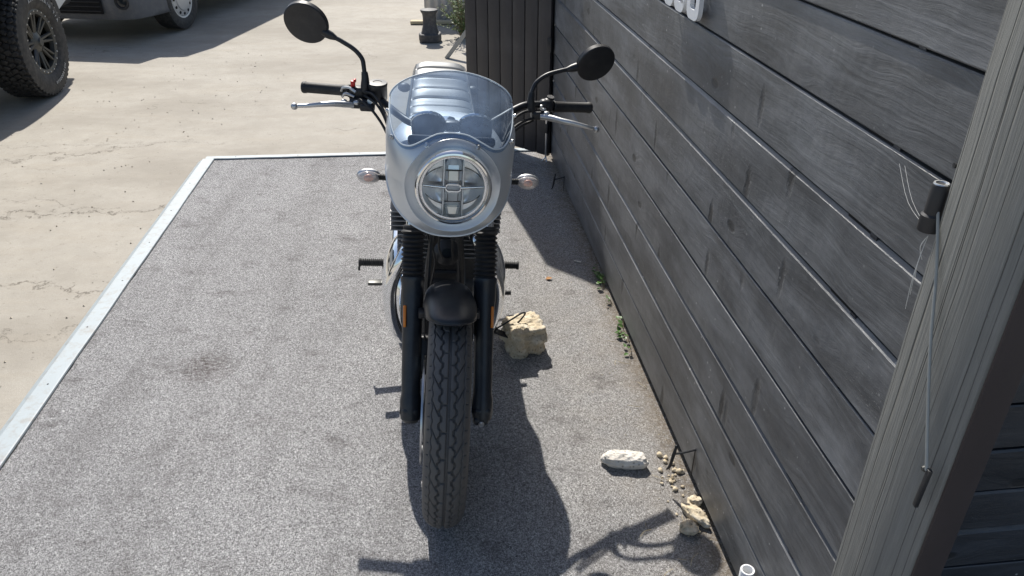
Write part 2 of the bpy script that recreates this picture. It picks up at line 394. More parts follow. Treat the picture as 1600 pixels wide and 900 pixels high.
# ---------------------------------------------------------------- the timber wall
def wood_mat(name, base, axis='y', dark=.6, rough=.42, pitch=.155):
    """object coordinates: grain runs along x, boards stack along z"""
    t = NT(name); x, y, z = t.xyz()
    row = t.math('FLOOR', t.math('DIVIDE', t.math('ADD', z, -.03), pitch))
    wn = t.n('ShaderNodeTexWhiteNoise', noise_dimensions='1D'); t.t.links.new(row, wn.inputs['W'])
    rv = wn.outputs['Value']
    shift = t.comb(t.math('MULTIPLY_ADD', rv, 37, x), y, z)
    # knots
    kv = t.n('ShaderNodeTexVoronoi'); t.t.links.new(t.mapping((3.3, 1, 6.5), (0, 0, 0), (0, 0, 0), shift), kv.inputs['Vector']); kv.inputs['Scale'].default_value = 1.0
    kd = kv.outputs['Distance']
    infl = t.ramp(kd, [(0, 1), (.32, 0)])
    zz = t.math('ADD', z, t.math('MULTIPLY', infl, .035))
    g = t.comb(t.math('MULTIPLY_ADD', rv, 37, x), y, zz)
    warp = t.noise(2.2, 3, .5, t.mapping((1, 1, 3), vec=g))
    g2 = t.comb(t.math('MULTIPLY_ADD', rv, 37, x), y, t.math('MULTIPLY_ADD', warp, .09, zz))
    grain = t.noise(1, 7, .65, t.mapping((3.5, 20, 95), vec=g2))
    ring = t.noise(1, 3, .6, t.mapping((1.2, 6, 34), vec=g2), .6)
    fine = t.noise(1, 4, .7, t.mapping((40, 300, 700), vec=g2))
    c = t.mix(t.ramp(grain, [(.36, 0), (.66, 1)]), tuple(v*.50 for v in base), tuple(v*1.3 for v in base))
    c = t.mix(t.ramp(ring, [(.34, .5), (.46, 0), (.62, .0), (.70, .25)]), c, tuple(v*.5 for v in base))
    c = t.mix(t.math('MULTIPLY', rv, .45), c, tuple(v*.5 for v in base))
    cl = t.noise(1.0, 6, .62, t.mapping((1.6, 1, 5), vec=shift))
    c = t.mix(t.ramp(cl, [(.42, 0), (.68, .75)]), c, tuple(v*1.75 for v in base))
    c = t.mix(t.ramp(t.noise(1.0, 5, .6, t.mapping((2.1, 1, 7), (0, 0, 0), (9, 0, 0), shift)), [(.47, 0), (.62, .75)]), c, tuple(v*.42 for v in base))
    kn = t.ramp(kd, [(.03, 1), (.07, .85), (.10, 0)]); c = t.mix(kn, c, tuple(v*.18 for v in base))
    # narrow vertical black tears beside the knots, ragged
    rag = t.noise(60, 4, .7); tvv = t.n('ShaderNodeVectorMath', operation='ADD'); t.t.links.new(t.mapping((9, 1, 2.7), (0, R(8), 0), (0, 0, 0), shift), tvv.inputs[0]); t.t.links.new(t.comb(t.math('MULTIPLY', rag, .22), 0, 0), tvv.inputs[1])
    tv = t.vor(1, tvv.outputs[0]); tk = t.ramp(tv, [(.08, .95), (.17, 0)])
    tk = t.math('MULTIPLY', tk, t.ramp(t.noise(2.4, 2, .5, t.mapping((1, 1, 2), vec=shift)), [(.36, 0), (.46, 1)]))
    c = t.mix(tk, c, tuple(v*.15 for v in base))
    sp = t.vor(34, shift); spk = t.math('MULTIPLY', t.ramp(sp, [(.07, 1), (.12, 0)]), t.ramp(t.noise(3, 4), [(.50, 0), (.60, .8)]))
    c = t.mix(spk, c, (.5, .5, .48))
    # rough sawn patch with fine pale fibres
    rp = t.ramp(t.noise(1.3, 4, .6, t.mapping((1, 1, 2.4), (0, 0, 0), (2.3, 0, .4))), [(.56, 0), (.64, 1)])
    fib = t.ramp(t.noise(1, 3, .8, t.mapping((90, 300, 260), (0, R(25), 0), vec=shift)), [(.62, 0), (.70, 1)])
    c = t.mix(t.math('MULTIPLY', rp, .6), c, tuple(v*.35 for v in base)); c = t.mix(t.math('MULTIPLY', t.math('MULTIPLY', rp, fib), .55), c, (.42, .42, .40))
    t.col(c); t.set(t.b, 'Roughness', t.math('MULTIPLY_ADD', grain, .30, rough-.10)); t.b.inputs['Specular IOR Level'].default_value = .75
    h = t.math('ADD', t.math('MULTIPLY', grain, .9), t.math('MULTIPLY', fine, .3))
    h = t.math('ADD', h, t.math('MULTIPLY', ring, .8)); h = t.math('SUBTRACT', h, t.math('MULTIPLY', kn, 1.0)); h = t.math('SUBTRACT', h, t.math('MULTIPLY', tk, 1.6))
    h = t.math('ADD', h, t.math('MULTIPLY', t.noise(7, 3), 3.0)); h = t.math('ADD', h, t.math('MULTIPLY', t.math('MULTIPLY', rp, fib), 1.2))
    t.bump(h, .6, .0030); return t.m
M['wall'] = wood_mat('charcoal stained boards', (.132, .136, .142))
M['endwall'] = wood_mat('navy boards darkened for shade', (.035, .038, .046))  # shade on the end wall is darkened into its board colour
M['gap'] = simple('dark gap', (.006, .006, .007), .9)

def board_wall(name, label, origin, ang, L, thick, edges, mat, lap=None, cat='timber wall'):
    """local: x along wall, -y outward face at y=0, z up. edges list of board boundaries"""
    root = thing(name, label, cat, origin, (0, 0, ang))
    m = MB()
    for i in range(len(edges)-1):
        z0, z1 = edges[i], edges[i+1]
        proud = .0 + (lap[i] if lap else 0) + random.uniform(-.0012, .0012)
        g = .003; ch = random.choice((.002, .003, .0045, .007, .008))
        prof = [(.020, z0+g), (-proud+.003, z0+g), (-proud, z0+g+.003), (-proud, z1-g-ch), (-proud+ch*.9, z1-g), (.020, z1-g)]
        n = 70; P = []
        ph = random.uniform(0, 50)
        for k_ in range(n+1):
            x = L*k_/n
            dz = .0011*noise.noise(Vector((x*1.3+ph, 0, 0))); dy = .0016*noise.noise(Vector((x*1.1+ph, 5, 0)))
            P.append([(x, a+dy, h+dz) for a, h in prof])
        m.grid(P)
        m.add([P[0][q] for q in range(6)], [tuple(range(6))]); m.add([P[-1][q] for q in range(6)], [tuple(range(6))])
    m.build('boards', mat, root, sharp=25)
    q = MB(); q.box((L/2, .021+thick/2, (edges[0]+edges[-1])/2), (L-.004, thick, edges[-1]-edges[0]-.004)); q.build('backing', M['gap'], root)
    return root
ed = [.03+.1553*i for i in range(17)]
# direction of the wall towards the camera
dwall = Vector((k, -1, 0)).normalized()
FAR = Vector((wallx(4.56), 4.56, 0)); angw = math.atan2(dwall.y, dwall.x)
Lw = (Vector((wallx(1.0), 1.0, 0))-FAR).length
lap = [0]*8+[0, .006, 0, 0, 0, 0, 0, 0]
# local +x runs towards the camera; outward (towards the carpet) must be local -y
wall = board_wall('timber_wall', 'long charcoal boarded timber wall running beside the grey carpet', FAR, angw, Lw, .08, ed, M['wall'], lap)
# end wall behind the post, facing the camera
E0 = Vector((wallx(1.16)+.004, 1.16, 0)); 
endw = board_wall('end_wall', 'navy boarded end wall, darkened for shade, right of the weathered post', E0, math.atan2(k, 1), 2.2, .08, [.02+.118*i for i in range(21)], M['endwall'])

# the weathered post at the corner
def post_mat():
    t = NT('weathered grey green timber'); t.b.inputs['Roughness'].default_value = .7
    x, y, z = t.xyz()
    wv = t.noise(1, 4, .55, t.mapping((3, 3, .9)))
    a = t.math('MULTIPLY_ADD', wv, .030, y)
    g = t.comb(x, a, z)
    grain = t.noise(1, 6, .7, t.mapping((60, 90, 2.2), vec=g)); fine = t.noise(1, 4, .7, t.mapping((200, 420, 14), vec=g))
    c = t.mix(grain, (.115, .117, .110), (.265, .267, .255))
    c = t.mix(t.ramp(fine, [(.35, .35), (.6, 0)]), c, (.10, .10, .085))
    ln = t.noise(1, 2, .4, t.mapping((0, 26, .12), vec=g)); lm = t.ramp(ln, [(.485, 0), (.5, .85), (.515, 0)])
    c = t.mix(lm, c, (.03, .03, .027))
    c = t.mix(t.ramp(t.noise(5, 5, .7), [(.5, 0), (.75, .5)]), c, (.16, .165, .165))
    t.col(c); h = t.math('SUBTRACT', t.math('ADD', grain, t.math('MULTIPLY', fine, .4)), t.math('MULTIPLY', lm, 1.5)); t.bump(h, .6, .003); return t.m
M['post'] = post_mat()
M['brown'] = simple('brown face darkened for shade', (.034, .026, .027), .6, 0, .3, 8, .2, 60)  # brown front of the post, with its shade darkened into the colour
proot = thing('corner_post', 'weathered grey green timber post at the near corner of the boarded wall', 'post', (wallx(.91)-.028, .90, 0), (0, 0, math.atan2(k, 1)))
m = MB(); m.box((.028, 0, 1.3), (.054, .168, 2.6), .004); m.build('timber', M['post'], proot)
m = MB(); m.box((.030, -.0865, 1.3), (.048, .005, 2.6), .001); m.build('shaded_face', M['brown'], proot)  # thin slab that carries the shade-darkened colour of the post's front

# hardware: stay rod, rubber stop, catch
st = thing('stay_rod', 'thin pale metal stay rod hanging across the weathered post', 'stay rod', (.598, .996, 1.26))
m = MB(); m.tube([(.0, .0, .0), (.001, -.045, -.09), (-.002, -.095, -.20), (.0, -.168, -.352)], .0024, 8, sub=4); m.build('rod', M['rodgrey'], st)
m = MB(); m.box((.002, -.170, -.385), (.006, .008, .075), .001, Matrix.Rotation(R(3), 3, 'X')); m.build('catch', M['black'], st)
m = MB(); m.lathe([(0, .003), (.003, .003), (.005, 0)], (.004, -.156, -.36), (-1, 0, 0), 12); m.build('bolt', M['rimgrey'], st)
st = thing('door_stop', 'black rubber stop cylinder on the boarded wall beside the post', 'door stop', (.598, .998, 1.210))
m = MB(); m.lathe([(0, 0), (.0145, 0), (.0155, .002), (.0155, .024), (.0125, .027), (.0125, .068), (.0112, .071), (0, .071)], n=28); m.build('stop', M['darkplastic'], st)
m = MB(); m.lathe([(.0070, .0712), (.0080, .0728), (.0100, .0728), (.0108, .0712)], n=24); m.build('rim_ring', M['alloy'], st)
m = MB(); m.box((.022, -.005, .095), (.006, .026, .05), .002); m.tube([(.018, -.005, .10), (.006, -.005, .10)], .004, 8); m.build('bracket', M['black'], st)

# white letters
def place_wall(x, z, out=0):
    """point on wall: x metres from the far end, height z, out metres proud"""
    p = FAR+dwall*x; n_ = Vector((-1, -k, 0)).normalized(); return p+n_*out+Vector((0, 0, z))
def letter(kind, W, H, s, bev):
    """rounded stroke outline in xy; returns MB"""
    m = MB()
    def rr(w_, h_, r, x0=0, y0=0, n=6):
        pts = []
        for cx, cy, a in ((w_-r, r, -90), (w_-r, h_-r, 0), (r, h_-r, 90), (r, r, 180)):
            for i in range(n+1):
                t_ = R(a+90*i/n); pts.append((x0+cx+r*math.cos(t_), y0+cy+r*math.sin(t_)))
        return pts
    o_ = rr(W, H, s*1.1); i_ = rr(W-2*s, H-2*s, s*.45, s, s)
    n = len(o_)
    if kind == 'O': segs = [range(n)]
    for z_ in (0,):
        pass
    D = .012
    def quad(a, b_):
        pts = [o_[a], o_[b_], i_[b_], i_[a]]
        lo = [(*p, 0) for p in pts]; hi = [(*p, D) for p in pts]
        return lo, hi
    # index groups: 0-6 bottom right, 7-13 top right, 14-20 top left, 21-27 bottom left
    skip = set()
    if kind == 'C': skip = {6}
    if kind == 'U': skip = {13}
    V = [[m.bm.verts.new((*o_[j], 0)), m.bm.verts.new((*o_[j], D)), m.bm.verts.new((*i_[j], D)), m.bm.verts.new((*i_[j], 0))] for j in range(n)]
    for j in range(n):
        a, b_ = V[j], V[(j+1) % n]
        if j in skip:
            for c_, dr in ((a, 1), (b_, -1)):
                m.bm.faces.new(c_)
            # short stubs
            continue
        for q in range(4):
            m.bm.faces.new((a[q], b_[q], b_[(q+1) % 4], a[(q+1) % 4]))
    if kind == 'C':   # hooks of the C
        m.box((W-s/2, s*1.1+H*.07, D/2), (s, H*.16, D)); m.box((W-s/2, H-s*1.1-H*.07, D/2), (s, H*.16, D))
    return m
Mw = Matrix(((dwall.x, 0, -1), (dwall.y, 0, -k), (0, 1, 0))).to_4x4()
for ch, y0, lab in (('U', 2.385, 'white rounded letter U, farthest of the raised letters on the wall'),
                    ('C', 2.285, 'white raised letter C between the other two letters on the boarded wall'),
                    ('O', 2.172, 'white raised letter O, nearest of the raised letters on the boarded wall')):
    xx = (Vector((wallx(y0), y0, 0))-FAR).length
    m = letter(ch, .088 if ch != 'O' else .098, .19, .026, 0)
    m.bm.transform(Mw); o = m.build('sign_letter', M['white'], None, sharp=30)
    o.location = place_wall(xx, 1.288, .016)
    tag(o, lab, 'sign letter', 'white letters on the timber wall')
    for zz in (.04, .15):
        f = MB(); f.box((.013, zz, -.008), (.008, .008, .017)); f.bm.transform(Mw); f.build('spacer', M['black'], o)

# white pipe stub low on the wall
pr = thing('pipe_holder', 'white round pipe stub fixed low on the boarded wall', 'pipe', place_wall((Vector((wallx(1.28), 1.28, 0))-FAR).length, .10, .022))
m = MB(); m.lathe([(.0125, 0), (.0175, 0), (.0175, .058), (.0165, .060), (.0130, .060), (.0125, .058)], n=32, close=True); m.build('tube', M['white'], pr)
m = MB(); m.lathe([(0, .03), (.0126, .03)], n=24); m.build('bore_shade', M['gap'], pr)  # black disc painted in for the shade inside the open pipe

# small hooks at the foot of the wall
def hook(y0, z, s, label):
    xx = (Vector((wallx(y0), y0, 0))-FAR).length
    r = thing('wall_hook', label, 'hook', place_wall(xx, z, 0), (0, 0, angw), group='iron hooks at the foot of the wall')
    m = MB(); m.tube([(0, .003, .01), (0, -.035*s, .0), (-.004, -.05*s, -.004)], .0035, 8, sub=3); m.build('bar', M['black'], r)
    m = MB(); m.tube([(-.004, -.048*s, .022), (.0, -.053*s, -.004), (.004, -.060*s, -.045), (.0, -.066*s, -.06)], [.004, .0055, .0045, .002], 8, sub=3); m.build('hook_blade', M['black'], r)
    m = MB(); m.tube([(.003, -.003, .008), (.004, -.004, -.09)], .0018, 6); m.build('drop_pin', M['black'], r)
    m = MB(); m.ball((-.004, -.048*s, .024), .005, 10); m.build('knob', M['black'], r)
hook(1.735, .125, 1.25, 'black iron hook low on the wall near the white stone')
hook(4.02, .075, 1.1, 'black iron hook low on the wall in the shade near the open door')

# door leaf, swung open at the far end of the wall
dA = Vector((.228, 4.49, 0)); dB = Vector((-.286, 4.945, 0)); dd = (dB-dA); dl = dd.length
door = thing('boarded_door', 'black vertically boarded door standing ajar at the far end of the wall', 'door', dA, (0, 0, math.atan2(dd.y, dd.x)))
def door_mat():
    t = NT('black door boards'); t.b.inputs['Roughness'].default_value = .5
    c = t.mix(t.noise(1, 6, .7, t.mapping((70, 70, 3))), (.030, .027, .028), (.058, .053, .054))
    c = t.mix(t.ramp(t.noise(4, 5, .6), [(.5, 0), (.75, .4)]), c, (.10, .095, .095)); t.col(c)
    t.bump(t.noise(1, 6, .7, t.mapping((120, 120, 4))), .35, .002); return t.m
M['door'] = door_mat()
m = MB(); nb = 7
for i in range(nb):
    m.box(((i+.5)*dl/nb, 0, .035+.98), (dl/nb-.006, .022, 1.96), .003)
m.build('boards', M['door'], door)
m = MB(); m.box((dl/2, -.008-.012, 1.015), (dl-.01, .010, 1.94)); m.build('backing', M['gap'], door)
m = MB(); m.box((dl/2, -.03, .35), (dl-.04, .02, .09), .003); m.box((dl/2, -.03, 1.7), (dl-.04, .02, .09), .003); m.build('ledge', M['door'], door)
m = MB(); m.tube([(.012, .018, .30), (.012, .018, .03)], .006, 8); m.tube([(.012, .018, .03), (.03, .03, .004)], .004, 6); m.tube([(.012, .018, .03), (-.006, .03, .004)], .004, 6)
m.build('drop_bolt', M['steel'], door)
m = MB(); m.box((.012, .016, .21), (.024, .016, .06), .002); m.build('bolt_keeper', M['darkplastic'], door)
m = MB(); m.box((.004, .018, .7), (.03, .006, .08), .002); m.box((.004, .018, 1.6), (.03, .006, .08), .002); m.build('hinge', M['black'], door)

# ---------------------------------------------------------------- the motorcycle (x = right in the photo, y = towards its tail, z = up)
bike = thing('motorcycle', 'silver and black cafe style motorcycle with round headlight parked on the grey carpet', 'motorcycle',
             (-.208, 1.69, .002), (0, R(4.5), R(6)))
ZA = .318
# tyres: tread cut into the mesh
def tyre_mesh(name, rad, hw, hh, parent, c, M_, N_, tread=True):
    th = np.arange(M_)*2*np.pi/M_
    ph = np.linspace(-2.25, 2.25, N_)
    TH, PH = np.meshgrid(th, ph, indexing='ij')
    prof = np.sign(np.sin(PH))*np.abs(np.sin(PH))**.9*hw
    outr = rad-hh+np.cos(PH)*hh
    s_ = (TH*rad); tt = PH*hw*.98
    g = np.zeros_like(TH)
    if tread:
        L = 2*np.pi*rad/30
        def groove(d, w_, dep): return 1.15*dep*np.clip(1.6-np.abs(d)/(w_*1.05), 0, 1)
        tri = lambda q: (np.abs(((q) % 1)-.5)*4-1)
        g = np.maximum(g, groove(tt-.0008, .0022, .0060))
        for sd, off in ((1, 0), (-1, .5)):
            t1 = tt*sd
            q = s_/L+off
            wv = .0165+.0030*np.tanh(2.2*np.sin(2*np.pi*q*2))*1.0
            g = np.maximum(g, groove(t1-wv, .0021, .0060))
            lnk = ((q+.12) % 1-.5)*L
            g = np.maximum(g, groove(lnk, .0018, .0055)*((t1 > 0)*(t1 < .0165)))
            diag = (((q+.55)-(t1-.018)/.036) % 1-.5)*L
            g = np.maximum(g, groove(diag, .0019, .0055)*((t1 > .0185)*(t1 < .043)))
            wv2 = .0395+.0022*np.sin(2*np.pi*q*2+1)
            g = np.maximum(g, groove(t1-wv2, .0013, .004))
            dash = (((q+.3)*2) % 1-.5)*L/2
            g = np.maximum(g, groove(dash, .0014, .004)*((t1 > .046)*(t1 < .056)))
    X = prof-g*np.sin(PH)*.6; RR = outr-g*np.maximum(np.cos(PH), .3)
    V = np.stack([c[0]+X, c[1]+RR*np.sin(TH), c[2]+RR*np.cos(TH)], -1).reshape(-1, 3)
    i, j = np.meshgrid(np.arange(M_), np.arange(N_-1), indexing='ij'); i2 = (i+1) % M_
    F = np.stack([i*N_+j, i2*N_+j, i2*N_+j+1, i*N_+j+1], -1).reshape(-1, 4)
    me = bpy.data.meshes.new(name)
    me.vertices.add(len(V)); me.vertices.foreach_set('co', V.ravel().astype(np.float32))
    me.loops.add(len(F)*4); me.loops.foreach_set('vertex_index', F.ravel().astype(np.int32))
    me.polygons.add(len(F)); me.polygons.foreach_set('loop_start', (np.arange(len(F))*4).astype(np.int32))
    me.polygons.foreach_set('use_smooth', np.ones(len(F), bool))
    me.update(calc_edges=True); me.validate(); me.materials.append(M['tyre'])
    o = link(bpy.data.objects.new(name, me)); o.parent = parent; return o

def wheel(name, c, rad, hw, hh, n, front):
    m = MB(); cx, cy, cz = c; rr = rad-2*hh+.018
    m.lathe([(rr, -hw*.85), (rr+.006, -hw*.80), (rr-.004, -hw*.6), (rr-.020, -.014), (rr-.020, .014), (rr-.004, hw*.6), (rr+.006, hw*.80), (rr, hw*.85), (rr-.014, hw*.6), (rr-.030, .014), (rr-.030, -.014), (rr-.014, -hw*.6)], c, (1, 0, 0), 72, close=True)
    for i in range(36):
        a = 2*math.pi*i/36; sd = 1 if i % 2 else -1; a2 = a+(.42 if (i//2) % 2 else -.42)
        m.tube([(cx+.004*sd, cy+(rr-.022)*math.sin(a), cz+(rr-.022)*math.cos(a)), (cx+.035*sd, cy+.03*math.sin(a2), cz+.03*math.cos(a2))], .0019, 6)
    wl = m.build(name, M['black'], bike)
    m = MB(); m.lathe([(0, -.065), (.014, -.065), (.014, -.048), (.034, -.045), (.030, -.02), (.022, 0), (.030, .02), (.034, .045), (.014, .048), (.014, .065), (0, .065)], c, (1, 0, 0), 32); m.build('hub', M['black'], wl)
    tyre_mesh('tyre', rad, hw, hh, wl, c, n, 210 if front else 60, front)
    m = MB(); xd = -.066 if front else .062; rd = .152 if front else .125
    m.lathe([(rd-.032, -.0025), (rd, -.0025), (rd, .0025), (rd-.032, .0025)], (cx+xd, cy, cz), (1, 0, 0), 64, close=True); m.build('brake_disc', M['steel'], wl)
    m = MB(); m.lathe([(.03, -.004), (rd-.034, -.0015), (rd-.034, .0015), (.03, .004)], (cx+xd+.006, cy, cz), (1, 0, 0), 5, close=True); m.build('disc_carrier', M['black'], wl)
    return wl
fw = wheel('front_wheel', (0, 0, ZA), .318, .0565, .048, 1500, True)
fw.rotation_euler = (0, 0, R(-2.6))
rw = wheel('rear_wheel', (0, 1.46, ZA), .318, .062, .055, 200, False)

# front mudguard
m = MB(); P = []
for i in range(41):
    row = []
    for j in range(25):
        q = -1+2*j/24
        a = R((-16+15*abs(q)**2.2)*(1-i/40)+76*i/40)   # angle from the top, positive to the rear
        hwid = .0645+.004*math.sin(math.pi*min(1, i/12))
        x = hwid*math.sin(q*math.pi/2)**1 if q >= 0 else -hwid*math.sin(-q*math.pi/2)
        drop = .050*(1-math.cos(q*math.pi/2*.98))**1.15
        r_ = .360-drop
        if i == 0: r_ -= .003
        row.append((x, r_*math.sin(a), ZA+r_*math.cos(a)))
    P.append(row)
m.grid(P); fd = m.build('front_mudguard', M['fender'], bike, sharp=60); solid(fd, .003, 0)
m = MB(); m.tube([P[0][j] for j in range(25)], .0022, 8); m.build('edge_bead', M['fender'], fd)
m = MB()
for sd in (-1, 1):
    m2 = MB(); m2.box((sd*.070, .085, .583), (.026, .03, .020), .003); m2.box((sd*.066, .09, .55), (.004, .05, .09), .001); m2.build('mudguard_bracket', M['black'], fd)

# fork legs
fd_ = Vector((0, .438, .899))
def fp(x, z): return Vector((x, (z-ZA)*.438/.899, z))
for sd in (-1, 1):
    x0 = .1*sd
    m = MB()
    a = fp(x0, .285)
    prof = [(0, 0), (.018, .002), (.027, .012), (.030, .03), (.030, .065), (.0265, .085), (.0265, .20), (.028, .30), (.0305, .36), (.0315, .392), (.0335, .396), (.0335, .408), (0, .41)]
    m.lathe(prof, a, fd_, 36)
    m.box((x0, -.002, ZA-.004), (.050, .052, .050), .014, seg=4)
    if sd > 0:
        m.box((x0-.004, -.022, ZA-.020), (.044, .026, .026), .010, seg=3)
    leg = m.build('fork_leg', M['fork'], bike, sharp=30)
    m = MB(); prof = [(.026, 0), (.030, .002)]
    for i in range(10):
        h = .006+i*.0125; prof += [(.0265, h), (.0345-.0006*(i % 3), h+.0062)]
    prof += [(.0265, .132), (.0285, .134), (.0285, .142), (.022, .144)]
    m.lathe(prof, a+fd_*.407, fd_, 36); m.build('gaiter', M['rubber'], leg, sharp=80)
    m = MB(); m.tube([a+fd_*.53, a+fd_*.72], .0205, 24); m.build('upper_tube', M['chrome'], leg)
    m = MB(); c = fp(x0, .566)+Vector((sd*.020, -.027, 0)); m.box(c, (.008, .006, .060), .0025, Matrix.Rotation(R(-26), 3, 'X'))
    m.build('reflector', M['amber'], leg)
    m = MB()
    if sd > 0:
        m.lathe([(0, .004), (.004, .004), (.0055, .001), (.0072, .003), (.0085, 0)], (x0-.004, -.037, ZA-.022), (0, -1, 0), 20); m.build('pinch_bolt', M['steel'], leg)
    else:
        m.lathe([(0, .03), (.012, .03), (.014, .024), (.014, 0)], (x0, 0, ZA), (-1, 0, 0), 20); m.build('axle_cap', M['black'], leg)
# brake caliper
m = MB(); m.box((-.066, .105, .435), (.046, .075, .11), .012, Matrix.Rotation(R(-26), 3, 'X'), 3); m.box((-.080, .085, .40), (.022, .05, .05), .006)
cal = m.build('brake_caliper', M['black'], bike)
m = MB(); m.tube([(-.066, .14, .48), (-.062, .17, .55), (-.055, .19, .63), (-.05, .24, .74)], .0045, 8, sub=5); m.build('brake_hose', M['rubber'], cal)
# yokes and steering head
m = MB(); c = fp(0, .80); m.box(c+Vector((0,.02,0)), (.22, .045, .034), .012, Matrix.Rotation(R(-26), 3, 'X')); c2 = fp(0, 1.0)+Vector((0, .01, -.02)); m.box(c2, (.24, .055, .028), .010, Matrix.Rotation(R(-26), 3, 'X'))
m.tube([c, c2], .03, 20); m.build('fork_yoke', M['black'], bike)
# frame, downtubes, horn and looms between the fork legs
m = MB()
for sd in (-1, 1):
    m.tube([(.012*sd, .36, .88), (.032*sd, .40, .70), (.050*sd, .42, .52), (.055*sd, .44, .30), (.08*sd, .56, .20), (.09*sd, 1.0, .20), (.09*sd, 1.18, .30)], .014, 12, sub=5)
    m.tube([(.012*sd, .38, .90), (.06*sd, .70, .82), (.11*sd, 1.05, .74), (.11*sd, 1.5, .78)], .013, 10, sub=4)
    m.tube([(.10*sd, 1.05, .74), (.10*sd, 1.18, .30), (.095*sd, 1.46, .32)], .014, 10)
m.tube([(-.05, .42, .53), (.05, .42, .53)], .008, 8)
m.build('frame', M['black'], bike)
m = MB(); m.lathe([(0, 0), (.036, .004), (.04, .012), (.034, .02), (.015, .03)], (.0, .36, .63), (0, -.9, .3), 32); m.build('horn', M['darkplastic'], bike)
for i, pts in enumerate([[(-.045, .30, .80), (-.06, .30, .72), (-.035, .33, .62), (-.045, .38, .5)], [(-.02, .27, .79), (-.028, .27, .70), (-.015, .30, .64)], [(.035, .29, .80), (.03, .30, .70), (.045, .34, .58)], [(.02, .28, .80), (.012, .30, .70), (.02, .34, .60)]]):
    m = MB(); m.tube(pts, .0032, 8, sub=6); m.build('cable', M['rubber'], bike)
# engine
m = MB(); m.box((0, .70, .34), (.27, .40, .26), .05, seg=4); m.box((0, .62, .50), (.24, .22, .12), .02); m.tube([(-.14, .62, .30), (.14, .62, .30)], .09, 32)
eng = m.build('engine', M['engine'], bike)
m = MB()
for i in range(11):
    z = .545+i*.0155; wd = .30 if i < 6 else .345; m.box((0, .595, z), (wd, .22, .004), .0012)
m.box((0, .60, .62), (.26, .18, .20), .01); m.build('cylinder_fins', M['finmetal'], eng, sharp=20)
m = MB(); m.box((0, .60, .735), (.25, .19, .05), .02, seg=3); m.build('rocker_cover', M['black'], eng)
for sd in (-1, 1):
    m = MB(); m.ball((sd*.132+(.012 if sd > 0 else .004), .62, .385), (.078, .155, .165), 40); m.build('engine_cover', M['chrome'], eng)
    m = MB(); m.tube([(sd*.075, .49, .67), (sd*.085, .43, .655), (sd*.130, .375, .60), (sd*.166, .38, .50), (sd*.166, .41, .38), (sd*.145, .48, .26), (sd*.13, .62, .17), (sd*.15, .95, .17)], .0205, 24, sub=8); ex = m.build('exhaust_header', M['chrome'], bike, sharp=60)
    m = MB(); m.tube([(sd*.145, .93, .16), (sd*.148, 1.0, .165), (sd*.150, 1.2, .18), (sd*.155, 1.55, .215), (sd*.157, 1.68, .23)], [.022, .04, .047, .044, .038], 28, sub=4); m.build('silencer', M['chrome'], ex)
    m = MB(); m.box((sd*.155, .80, .70), (.03, .19, .12), .012); m.box((sd*.14, 1.0, .62), (.03, .22, .17), .02); m.build('side_cover', M['black'], bike)
    # foot rests
    m = MB(); m.tube([(sd*.15, .86, .325), (sd*.20, .85, .329)], .009, 10); fr = m.build('foot_rest', M['black'], bike)
    m = MB(); prof = [(0, 0), (.0155, 0)]
    for i in range(12): prof += [(.0155, .006+i*.0085), (.0125, .0075+i*.0085), (.0125, .0095+i*.0085)]
    prof += [(.0165, .112), (.0165, .117), (0, .118)]
    m.lathe([(r_, h*.88) for r_, h in prof], (sd*.195, .85, .329), (sd, 0, -.01), 20); m.build('rubber_pad', M['rubber'], fr, sharp=20)
    if sd < 0:
        m = MB(); m.tube([(sd*.297, .85, .312), (sd*.297, .85, .295)], .004, 8); m.build('feeler_peg', M['black'], fr)
m = MB(); m.tube([(-.17, .86, .27), (-.185, .78, .275), (-.20, .715, .318)], .006, 8, sub=4); m.box((-.232, .705, .326), (.048, .030, .012), .003); m.build('brake_pedal', M['rimgrey'], bike)
m = MB(); m.tube([(.17, .84, .26), (.20, .74, .27)], .006, 8); m.tube([(.20, .74, .27), (.262, .74, .272)], .0085, 12); m.build('gear_lever', M['rubber'], bike)
# tank
m = MB()
P = []
for i in range(33):
    u = i/32; y = .46+u*.50
    wv = .112+.080*math.sin(math.pi*min(1, u*1.15+.05)**.8)*(1 if u < .8 else 1-(u-.8)*1.6); top_ = .905+.035*math.sin(math.pi*u)-.09*max(0, u-.55)**1.2; bot = .76
    wv *= (min(1, (u+.002)/.10))**.45
    row = []
    for j in range(33):
        a = math.pi*(j/32)
        cx_ = math.cos(a); sx = math.sin(a)
        row.append((wv*math.copysign(abs(cx_)**.62, cx_), y, bot+(top_-bot)*abs(sx)**.55))
    P.append(row)
m.grid(P); m.add(P[0], [tuple(range(33))]); tank = m.build('fuel_tank', M['silver'], bike, sharp=55)
m = MB(); m.lathe([(0, .014), (.024, .012), (.028, .006), (.030, 0)], (0, .66, .935), (0, 0, 1), 32); m.build('filler_cap', M['chrome'], tank)
